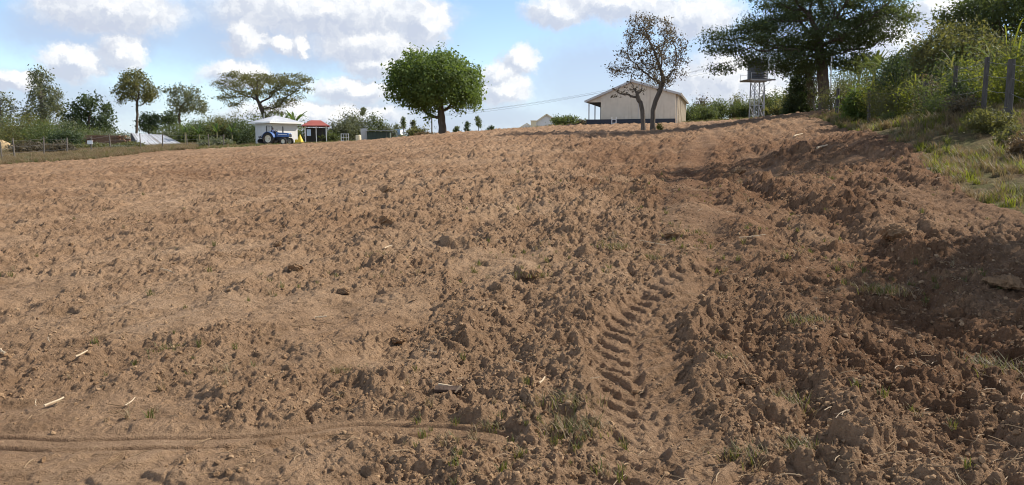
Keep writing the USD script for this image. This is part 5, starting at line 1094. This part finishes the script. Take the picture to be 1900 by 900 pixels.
tree('corner_tree', 'big leafy tree filling the top right corner', 'tree', 1850, 38, [(1835, 25, 70, 34, 0), (1890, 50, 64, 48, 0), (1800, 55, 50, 28, 0), (1880, 0, 80, 30, 0), (1930, 80, 60, 60, 0), (1770, 30, 34, 16, 0), (1860, 90, 60, 30, 0)], [(1852, 160), (1855, 100), (1860, 60)], 'leaf_mid', 'bark', 0.22, 24000, 0.17, 0.28, 0.45, 0.2, 520, 0.36, 0.5, 0.9, 183, limbs=5, gap=0.5)
palm_tuft('cane_clump', 'yellowish clump of tall cane blades at the right edge', 'cane', 1880, 29, 4.0, 2.2, 184, 90)
palm_tuft('cane_clump', 'brownish cane clump with hanging blades left of the fence posts', 'cane', 1745, 33, 3.6, 2.0, 185, 80, 'leaf_olive')
palm_tuft('cane_clump', 'green cane clump behind the fence post pair', 'cane', 1825, 30, 3.6, 1.8, 186, 70, 'leaf_mid')

palm_tuft('cane_clump', 'upright cane clump just behind the glossy bush', 'cane', 1618, 43.5, 3.3, 1.4, 187, 60, 'leaf_olive', up=1.2)
palm_tuft('cane_clump', 'upright yellow-green cane clump in the middle of the hedge', 'cane', 1655, 36.5, 2.9, 1.2, 188, 60, 'leaf_yellow', up=1.2)
palm_tuft('cane_clump', 'upright cane clump beside the grey dried creeper', 'cane', 1705, 31.5, 2.7, 1.1, 189, 60, 'leaf_yellow', up=1.2)
# trees that stand just outside the view on the right and shade the field
def side_tree(label, x, y, h, w, n, seed, leaf='leaf_mid'):
    k = FPX / y; px = 950 + x * k; z = float(fine_z(x, y)[0]); r_ = ray(0, 0)
    def pyof(zz): return 450 - FPX * math.tan(math.atan2(zz - CAM_H, y) + PITCH)
    cz = z + h * 0.68; py = pyof(cz); ry = abs(pyof(cz + h * 0.30) - py)
    tree('shade_tree', label, 'tree', px, y, [(px, py, w * k / 2, ry, 0), (px - w * k * 0.3, py + ry * 0.4, w * k * 0.28, ry * 0.5, 0.5), (px + w * k * 0.3, py + ry * 0.3, w * k * 0.28, ry * 0.5, -0.5)], [(px, pyof(z + h * 0.25)), (px, pyof(z + h * 0.45))], leaf, 'bark', 0.18, n, 0.22, 0.35, 0.5, 0.2, 260, 0.45, 0.7, 0.9, seed, limbs=4, gap=0.8)
side_tree('large leafy tree beyond the right edge shading the middle of the field', 18.5, 25.0, 10.0, 7.0, 7000, 190)
side_tree('leafy tree beyond the right edge shading the near right corner', 11.3, 8.9, 5.6, 3.2, 5000, 191)
# ------------------------------------------------------------------ what lies and grows on the ground
def scatter(name, label, protos, mats, pos, yaw, scl, which, tilt=None):
    """one PointInstancer of countless small things"""
    path = '/World/' + name; pi = UsdGeom.PointInstancer.Define(stage, path); targets = []
    for k, (m, ma) in enumerate(zip(protos, mats)):
        p = f'{path}/piece_{k:03d}'; usdkit.mesh(stage, p, m.arrays() if isinstance(m, MB) else m, ma); targets.append(p)
    pi.CreatePrototypesRel().SetTargets(targets)
    n = len(pos); h = yaw / 2; q = np.zeros((n, 4)); q[:, 0], q[:, 3] = np.cos(h), np.sin(h)
    if tilt is not None:
        ax = np.random.default_rng(1).uniform(0, 6.283, n); c, s = np.cos(tilt / 2), np.sin(tilt / 2)
        b = np.stack([c, s * np.cos(ax), s * np.sin(ax), np.zeros(n)], 1); a = q.copy()
        q[:, 0] = b[:, 0] * a[:, 0] - b[:, 3] * a[:, 3]; q[:, 1] = b[:, 1] * a[:, 0] + b[:, 2] * a[:, 3]; q[:, 2] = b[:, 2] * a[:, 0] - b[:, 1] * a[:, 3]; q[:, 3] = b[:, 0] * a[:, 3] + b[:, 3] * a[:, 0]
    pi.CreateProtoIndicesAttr(Vt.IntArray.FromNumpy(np.asarray(which, np.int32)))
    pi.CreatePositionsAttr(Vt.Vec3fArray.FromNumpy(np.asarray(pos, np.float32)))
    pi.CreateOrientationsAttr(Vt.QuathArray([Gf.Quath(float(a), float(b), float(c), float(d)) for a, b, c, d in q]))
    pi.CreateScalesAttr(Vt.Vec3fArray.FromNumpy(np.asarray(scl if np.ndim(scl) == 2 else np.repeat(np.asarray(scl)[:, None], 3, 1), np.float32)))
    tag(pi, label, None, None, 'stuff')

def polar(rng, n, r0, r1, a0, a1, p=1.0):
    """points spread over the ground round the viewer, thinner with distance"""
    r = np.exp(rng.uniform(math.log(r0), math.log(r1), n)) if p == 1.0 else r0 + (r1 - r0) * rng.random(n) ** p
    a = np.radians(rng.uniform(a0, a1, n)); return r * np.sin(a), r * np.cos(a)

def lump_mesh(seed, sub=2):
    rng = np.random.default_rng(seed); m = trimesh.creation.icosphere(sub); v = np.array(m.vertices)
    for _ in range(9):
        nrm = rng.normal(size=3); nrm /= np.linalg.norm(nrm); c = rng.uniform(0.5, 0.75); dd = v @ nrm; v = v - np.maximum(dd - c, 0)[:, None] * nrm
    v = v * (1 + 0.35 * (vfbm(v[:, 0] * 3 + seed, v[:, 1] * 3 + v[:, 2] * 2, 3, seed)[:, None] - 0.5)) * [1, rng.uniform(0.7, 1), rng.uniform(0.55, 0.8)]
    return v, m.faces

def loose_soil():
    rng = np.random.default_rng(71); n = 70000
    x, y = polar(rng, n, 2.6, 26, -38, 38)
    cr = sstep(0.40, 0.60, vfbm(x * 0.75 + 3, y * 0.75, 3, 33) + 0.10 * sstep(-4, 3, x)); rr = np.clip(0.3 + sstep(-6, 3, x) * 0.7, 0, 1)
    ok = (rng.random(n) < (0.10 + 0.9 * cr) * rr) & (field_mask(x, y) > 0.6); x, y = x[ok], y[ok]; r = np.hypot(x, y)
    td, ts = path_dist(x, y, TREAD); ld, ls = path_dist(x, y, RIB); ok = ((np.abs(td) > 0.36) | (rng.random(len(x)) < 0.12)) & (np.abs(ld) > 0.13); x, y, r = x[ok], y[ok], r[ok]
    s = np.minimum(0.006 * (1 + rng.pareto(2.8, len(x))), 0.026) * (0.8 + 0.045 * r)
    z = fine_z(x, y) + s * 0.15
    scatter('soil_crumbs', 'loose crumbs of brown soil strewn over the ploughed field', [lump_mesh(k, 1) for k in range(6)], [M['crumb']] * 6, np.stack([x, y, z], 1), rng.uniform(0, 6.283, len(x)), s, rng.integers(6, size=len(x)), rng.uniform(0, 1.2, len(x)))
def crumb_material():
    N = {'o': ('object_info', {}), 'r': ('rgb_ramp', {'ramp': [(0.0, (0.170, 0.104, 0.057)), (0.6, (0.228, 0.146, 0.082)), (1.0, (0.290, 0.195, 0.115))]}), 'g': ('geometry', {}), 'n': ('noise_texture', {'scale': 60.0, 'detail': 4.0}), 'b': ('bump', {'strength': 0.8, 'distance': 0.01}), 'p': ('principled_bsdf', {'roughness': 0.95, 'specular_ior_level': 0.15})}
    return mat('soil_crumb', N, [('o.random', 'r.fac'), ('r.color', 'p.base_color'), ('g.position', 'n.vector'), ('n.fac', 'b.height'), ('b.normal', 'p.normal')])
M['crumb'] = crumb_material()
loose_soil()

# straw, stalks and weeds -------------------------------------------------
M['straw'] = leaf_material('straw', (0.26, 0.18, 0.10), (0.45, 0.34, 0.21), 0.15, tint=(1, 0.95, 0.85))
M['husk'] = plain('maize_husk', (0.42, 0.32, 0.20), 0.8, var=0.3, scale=14)
M['husk_pale'] = plain('bleached_husk', (0.46, 0.36, 0.24), 0.85, var=0.2, scale=14)
M['blade'] = leaf_material('grass_blade', (0.085, 0.090, 0.030), (0.22, 0.195, 0.070), 0.38)
M['blade_dry'] = leaf_material('dry_grass_blade', (0.20, 0.150, 0.085), (0.38, 0.305, 0.185), 0.3, tint=(1.05, 1, 0.8))

def blades(rng, n, h, w, spread, lean=0.5):
    """n bent grass blades"""
    a = rng.uniform(0, 6.283, n); o = rng.normal(size=(n, 2)) * spread; hh = h * rng.uniform(0.5, 1.1, n); le = lean * rng.uniform(0.3, 1.3, n) * hh
    d = np.stack([np.cos(a), np.sin(a)], 1); s = np.stack([-d[:, 1], d[:, 0]], 1) * w / 2
    p0 = np.concatenate([o, np.zeros((n, 1))], 1); p1 = np.concatenate([o + d * le[:, None] * 0.35, (hh * 0.6)[:, None]], 1); p2 = np.concatenate([o + d * le[:, None], hh[:, None]], 1)
    S = np.concatenate([s, np.zeros((n, 1))], 1)
    v = np.stack([p0 - S, p0 + S, p1 - S * 0.8, p1 + S * 0.8, p2], 1).reshape(-1, 3); k = np.arange(n)[:, None] * 5
    return v, np.vstack([k + [0, 1, 3], k + [0, 3, 2], k + [2, 3, 4]])

def litter():
    rng = np.random.default_rng(72); n = 9000; x, y = polar(rng, n, 2.6, 24, -38, 38)
    ok = (field_mask(x, y) > 0.5) & (rng.random(n) < 0.15 + 0.85 * sstep(-3, 3, x) * sstep(0.4, 0.6, vfbm(x * 0.9, y * 0.9, 3, 75))); x, y = x[ok], y[ok]
    P = []
    for k in range(5):
        m = MB(); L = (1, 0.8, 1.2, 0.6, 1)[k]; u = np.linspace(0, 1, 4)[:, None]; b = rng.uniform(-0.25, 0.25)
        c = np.hstack([(u - 0.5) * L, b * u * (1 - u) * 4 * 0.3, 0.06 + 0.12 * u * (1 - u)]); m.tube(c, 0.02, 3); P.append(m)
    s = rng.uniform(0.025, 0.14, len(x)) * (0.8 + 0.03 * np.hypot(x, y))
    scatter('straw_litter', 'thin bits of straw and root strewn over the soil', P, [M['straw']] * 5, np.stack([x, y, fine_z(x, y) + 0.004], 1), rng.uniform(0, 6.283, len(x)), s, rng.integers(5, size=len(x)), rng.uniform(0, 0.5, len(x)))
litter()

def weeds():
    rng = np.random.default_rng(73); n = 6000; x, y = polar(rng, n, 2.8, 22, -36, 38)
    pr = sstep(0.50, 0.66, vfbm(x * 0.8 + 9, y * 0.8, 3, 76)) * (0.12 + 0.88 * sstep(-1.5, 2.5, x))
    ok = (field_mask(x, y) > 0.4) & (rng.random(n) < pr); x, y = x[ok], y[ok]
    P = []
    for k in range(4): m = MB(); m.add(*blades(rng, 12, 1.0, 0.09, 0.22, 0.9)); P.append(m)
    s = rng.uniform(0.03, 0.085, len(x)) * (0.9 + 0.02 * np.hypot(x, y))
    scatter('small_weeds', 'small green and dry weeds poking through the soil', P, [M['blade'], M['blade_dry'], M['blade'], M['blade_dry']], np.stack([x, y, fine_z(x, y) - 0.004], 1), rng.uniform(0, 6.283, len(x)), s, rng.integers(4, size=len(x)))
weeds()

def grasses():
    rng = np.random.default_rng(74)
    P = [];
    for k in range(5): m = MB(); m.add(*blades(rng, 34, 1.0, 0.05, 0.20, 0.75)); P.append(m)
    n = 60000; x, y = rng.uniform(4, 40, n), rng.uniform(8, 62, n)
    fm = field_mask(x, y); right = np.interp(y, FIELD_R[:, 1], FIELD_R[:, 0])
    ok = (fm < 0.5) & (x < right + 7.5) & (np.abs(x / y) < 0.8) & (rng.random(n) < np.clip(16.0 / y, 0.15, 1)) & (vfbm(x * 0.6, y * 0.6, 3, 77) + rng.uniform(-0.08, 0.08, n) > 0.34); x, y = x[ok], y[ok]
    s = rng.uniform(0.07, 0.30, len(x)) * (0.5 + 0.8 * vfbm(x * 0.4, y * 0.4, 2, 78)) * np.clip(0.9 + 0.01 * y, 0, 1.6); w = rng.integers(5, size=len(x))
    scatter('bank_grass', 'rank green and yellow grass on the bank at the right', P, [M['blade'], M['blade_dry'], M['blade_dry'], M['leaf_yellow'], M['blade_dry']], np.stack([x, y, fine_z(x, y) - 0.02], 1), rng.uniform(0, 6.283, len(x)), s, w)
    n = 20000; y = rng.uniform(40, 84, n); x = rng.uniform(-0.74, -0.40, n) * y
    ok = (field_mask(x, y) < 0.5); x, y = x[ok], y[ok]
    s = rng.uniform(0.15, 0.50, len(x)) * (0.4 + 0.9 * vfbm(x * 0.25, y * 0.25, 3, 79)); w = rng.choice(5, len(x), p=[0.05, 0.42, 0.06, 0.03, 0.44])
    scatter('dry_grass', 'tall dry grass along the left edge of the field', P, [M['blade'], M['blade_dry'], M['leaf_grey'], M['leaf_olive'], M['blade_dry']], np.stack([x, y, fine_z(x, y) - 0.02], 1), rng.uniform(0, 6.283, len(x)), s, w)
    n = 9000; x = rng.uniform(-38, 34, n); y = rng.uniform(66, 96, n); ok = (field_mask(x, y) < 0.5); x, y = x[ok], y[ok]
    s = rng.uniform(0.08, 0.28, len(x)); w = rng.choice(5, len(x), p=[0.3, 0.2, 0.2, 0.1, 0.2])
    scatter('crest_grass', 'short mixed grass along the far edge of the field', P, [M['blade'], M['blade_dry'], M['leaf_mid'], M['leaf_olive'], M['blade_dry']], np.stack([x, y, fine_z(x, y) - 0.02], 1), rng.uniform(0, 6.283, len(x)), s, w)
grasses()

def field_spot(px, py):
    p = ground_at(px, py); return np.array([p[0], p[1], float(fine_z(p[0], p[1])[0])])

def tuft(px, py, w, h, lab, seed, dry=0.62):
    h = h * 0.72
    rng = np.random.default_rng(seed); o = field_spot(px, py); t = thing('grass_tuft', lab, 'grass tuft', o - [0, 0, 0.015], 0, 'grass tufts growing in the ploughed soil')
    n = int(260 * max(w / 0.3, 0.5)); g = int(n * (1 - dry))
    MB().add(*blades(rng, g, h, 0.006, w * 0.26, 1.0)).build('green_blades', M['blade'], t).SetCustomDataByKey('kind', 'stuff')
    MB().add(*blades(rng, n - g, h * 0.9, 0.006, w * 0.30, 1.2)).build('dry_blades', M['blade_dry'], t).SetCustomDataByKey('kind', 'stuff')
    v, f = lump_mesh(seed, 2); MB().add(v * [w * 0.36, w * 0.30, h * 0.30] + [0, 0, -0.01], f).build('root_ball', M['crumb'], t)
for i, q in enumerate([(1065, 775, 0.26, 0.13, 'grass tuft beside the wheel track in the bottom centre'), (1072, 822, 0.30, 0.12, 'larger grass tuft below the one beside the wheel track'), (1452, 772, 0.32, 0.15, 'biggest dark green grass tuft in the lower right soil'), (1335, 696, 0.24, 0.09, 'flat pale grass tuft right of the wheel track'), (1382, 872, 0.20, 0.10, 'grass tuft at the bottom edge right of centre'),
                       (1838, 712, 0.40, 0.18, 'sunlit grass tuft growing on the bank at the lower right'), (1830, 690, 0.18, 0.16, 'bright green upright tuft at the edge of the right shadow'), (918, 800, 0.16, 0.08, 'thin grass tuft where the narrow rut ends'), (1140, 478, 0.36, 0.10, 'faint green tuft among clods in the middle distance'), (985, 528, 0.34, 0.09, 'low green tuft in the centre of the field'), (690, 478, 0.40, 0.08, 'patch of faint green grass left of centre'), (1500, 640, 0.30, 0.10, 'dry tuft on the left lip of the near furrow'), (1640, 560, 0.34, 0.12, 'dry tuft beside the shaded furrow'), (330, 668, 0.34, 0.06, 'flat greyish tuft in the smooth soil at left'), (1480, 860, 0.22, 0.10, 'grass tuft at the bottom edge towards the right'), (1200, 490, 0.30, 0.09, 'small tuft in the centre right clods'), (640, 690, 0.26, 0.07, 'pale tuft above the narrow rut')]):
    tuft(*q, seed=200 + i)

def stalk(px, py, L, ang, w, lab, seed, pale=True, name='maize_stalk', cat='stalk', tilt=0.12):
    rng = np.random.default_rng(seed); o = field_spot(px, py); t = thing(name, lab, cat, o + [0, 0, 0.012], ang, 'dry stalks and husks lying on the soil')
    u = np.linspace(-0.5, 0.5, 9); m = MB(); L, w = L * 0.72, w * 0.62; c = np.stack([u * L, 0.05 * L * np.sin(u * 4 + seed), 0.012 + (u + 0.5) * L * tilt + 0 * u], 1)
    rad = w / 2 * (1 + 0.22 * (np.arange(9) % 4 == 0)) * np.linspace(1, 0.75, 9); m.tube(c, rad, 7); m.build('stem', M['husk_pale' if pale else 'husk'], t, smooth=50)
    for s in range(2):
        f = MB(); frond(f, rng, rng.uniform(-0.5, 0.5) + (3.14 if s else 0), L * 0.55, w * 1.5, 0.25, 0.2, 0.6, 6); f.v = [v + [u[3 + 2 * s] * L, 0, 0.015] for v in f.v]; f.build('leaf', M['straw'], t, smooth=True)
for i, q in enumerate([(102, 766, 0.17, 1.2, 0.022, 'thick pale stalk piece standing out in the smooth soil at lower left'), (243, 762, 0.15, 1.5, 0.012, 'thin upright-looking pale stalk right of the thick one at lower left'), (154, 690, 0.16, 1.3, 0.018, 'pale stalk piece above the two at lower left'), (92, 652, 0.16, 2.1, 0.010, 'slender stalk bit near the left edge'), (6, 670, 0.14, 2.4, 0.026, 'whitish stalk piece at the very left edge'), (68, 768, 0.14, 2.2, 0.008, 'hair-thin straw left of the thick pale stalk'),
                       (596, 603, 0.14, 0.1, 0.026, 'white husk scrap lying alone left of centre'), (312, 517, 0.36, 2.6, 0.020, 'straw stalk lying obliquely in the left middle field'), (1006, 736, 0.14, 1.1, 0.020, 'pale stalk stump beside a pit in the bottom centre'), (800, 676, 0.14, 2.6, 0.009, 'thin straw above the broken brown slab'), (962, 682, 0.12, 2.4, 0.014, 'short stalk right of the thin straw in the centre'), (1090, 572, 0.22, 2.3, 0.010, 'thin forked straw in the centre right'), (1210, 468, 0.50, 2.7, 0.014, 'long straw lying beside a dark clod right of centre'), (1395, 472, 0.44, 0.05, 0.018, 'pale curved stalk right of the wheel track'), (1098, 737, 0.14, 0.0, 0.008, 'short white straw beside the wheel track'), (930, 833, 0.08, 0.15, 0.014, 'tiny white husk piece at the end of the narrow rut'), (720, 468, 0.22, 1.0, 0.028, 'small white scrap in the middle of the field'), (1480, 258, 1.3, 0.9, 0.10, 'bleached husk heap high on the right slope'), (1525, 282, 1.0, 0.9, 0.09, 'second bleached husk lower on the right slope'), (1740, 322, 0.75, 0.25, 0.11, 'large pale dry husk at the edge of the grassy bank')]):
    stalk(*q, seed=230 + i)
o = field_spot(832, 746); t = thing('wood_scrap', 'broken brown slab of wood half buried in the bottom centre', 'wood scrap', o + [0, 0, 0.01], -0.12)
MB().box((0, 0, 0.012), (0.17, 0.05, 0.018), 0.05, 0.25).build('slab', M['bark_red'], t); MB().bar((-0.07, 0.03, 0.03), (0.05, 0.035, 0.012), 0.012).build('splinter', M['husk_pale'], t); MB().bar((0.05, -0.03, 0.0), (0.09, -0.035, 0.05), 0.01).build('splinter', M['husk'], t)

def clod(px, py, w, lab, seed, hk=0.75, mat_='soil_clod'):
    w = w * 0.62; o = field_spot(px, py); v, f = lump_mesh(seed, 4); rng = np.random.default_rng(seed)
    n_ = v / np.linalg.norm(v, axis=1, keepdims=True); v = v + n_ * (0.50 * (vfbm(v[:, 0] * 4 + seed, v[:, 1] * 6 + v[:, 2] * 5, 4, seed, 0.6) - 0.5) + 0.12 * (vfbm(v[:, 0] * 22, v[:, 1] * 22 + v[:, 2] * 19, 2, seed + 1) - 0.5))[:, None]
    m = MB().add(v * [w / 2, w / 2 * 0.85, w / 2 * hk], f); k = numbered('/World', 'soil_clod'); 
    me = usdkit.mesh(stage, k, m.arrays(), M['clod'], True); me.AddTranslateOp().Set(Gf.Vec3d(*map(float, o + [0, 0, w * 0.16]))); me.AddRotateZOp().Set(float(rng.uniform(0, 360))); tag(me, lab, 'clod', 'large clods in the ploughed field')
def clod_material():
    N = {'g': ('texture_coordinate', {}), 'n': ('noise_texture', {'scale': 22.0, 'detail': 8.0, 'roughness': 0.7}), 'n2': ('noise_texture', {'scale': 5.0, 'detail': 4.0}), 'r': ('rgb_ramp', {'ramp': [(0.3, (0.180, 0.108, 0.058)), (0.55, (0.245, 0.152, 0.085)), (0.75, (0.31, 0.202, 0.120))]}), 'mx': ('math', {'math_type': 'multiply_add', 'value2': 0.5}), 'h': ('math', {'math_type': 'multiply', 'value2': 0.5}), 'b': ('bump', {'strength': 1.0, 'distance': 0.03}), 'p': ('principled_bsdf', {'roughness': 0.95, 'specular_ior_level': 0.15})}
    return mat('soil_clod', N, [('g.object', 'n.vector'), ('g.object', 'n2.vector'), ('n2.fac', 'h.value1'), ('n.fac', 'mx.value1'), ('h.value', 'mx.value3'), ('mx.value', 'r.fac'), ('r.color', 'p.base_color'), ('n.fac', 'b.height'), ('b.normal', 'p.normal')])
M['clod'] = clod_material()
for i, q in enumerate([(735, 645, 0.27, 'upright crumbly clod with a dark left face left of the wheel track'), (797, 655, 0.20, 'smaller clod just right of the upright crumbly one'), (1392, 735, 0.34, 'biggest clod in the lower right, casting a shadow to its left'), (716, 432, 0.55, 'lone dark clod in the middle field left of centre'), (718, 372, 0.60, 'dark clod far out above the lone dark one'), (1250, 455, 0.60, 'broad dark clod beside the long straw'), (1370, 340, 0.8, 'rounded clod at the top of the shaded furrow'), (985, 530, 0.40, 'flat dark clod in the very centre'), (550, 522, 0.30, 'dark flat clod left of centre below the middle'), (515, 465, 0.36, 'dark oblong clod in the left middle field'), (1590, 815, 0.12, 'small cube-like clod at lower right'), (1180, 350, 0.7, 'lump beside the upper wheel track'), (1860, 560, 0.55, 'shaded clod on the bank at the right edge'), (1110, 560, 0.26, 'clod above the wheel track in the centre'), (1655, 470, 0.6, 'clod fallen into the deep furrow'), (640, 558, 0.24, 'crumbling clod in the centre left')]):
    clod(*q, seed=260 + i)
# ------------------------------------------------------------------ thin haze over the land
if HAZE:
    M['haze'] = usdkit.material(stage, '/World/Looks/haze_air', {'v': ('principled_volume', {'color': (0.86, 0.90, 0.97), 'density': HAZE, 'anisotropy': 0.3})}, [], volume='v.volume')
    hz = usdkit.mesh(stage, '/World/haze', MB().box((0, 0, 5.0), (7000, 7000, 60)).arrays(), M['haze']); tag(hz, 'thin pale haze in the air over the fields', None, None, 'stuff')
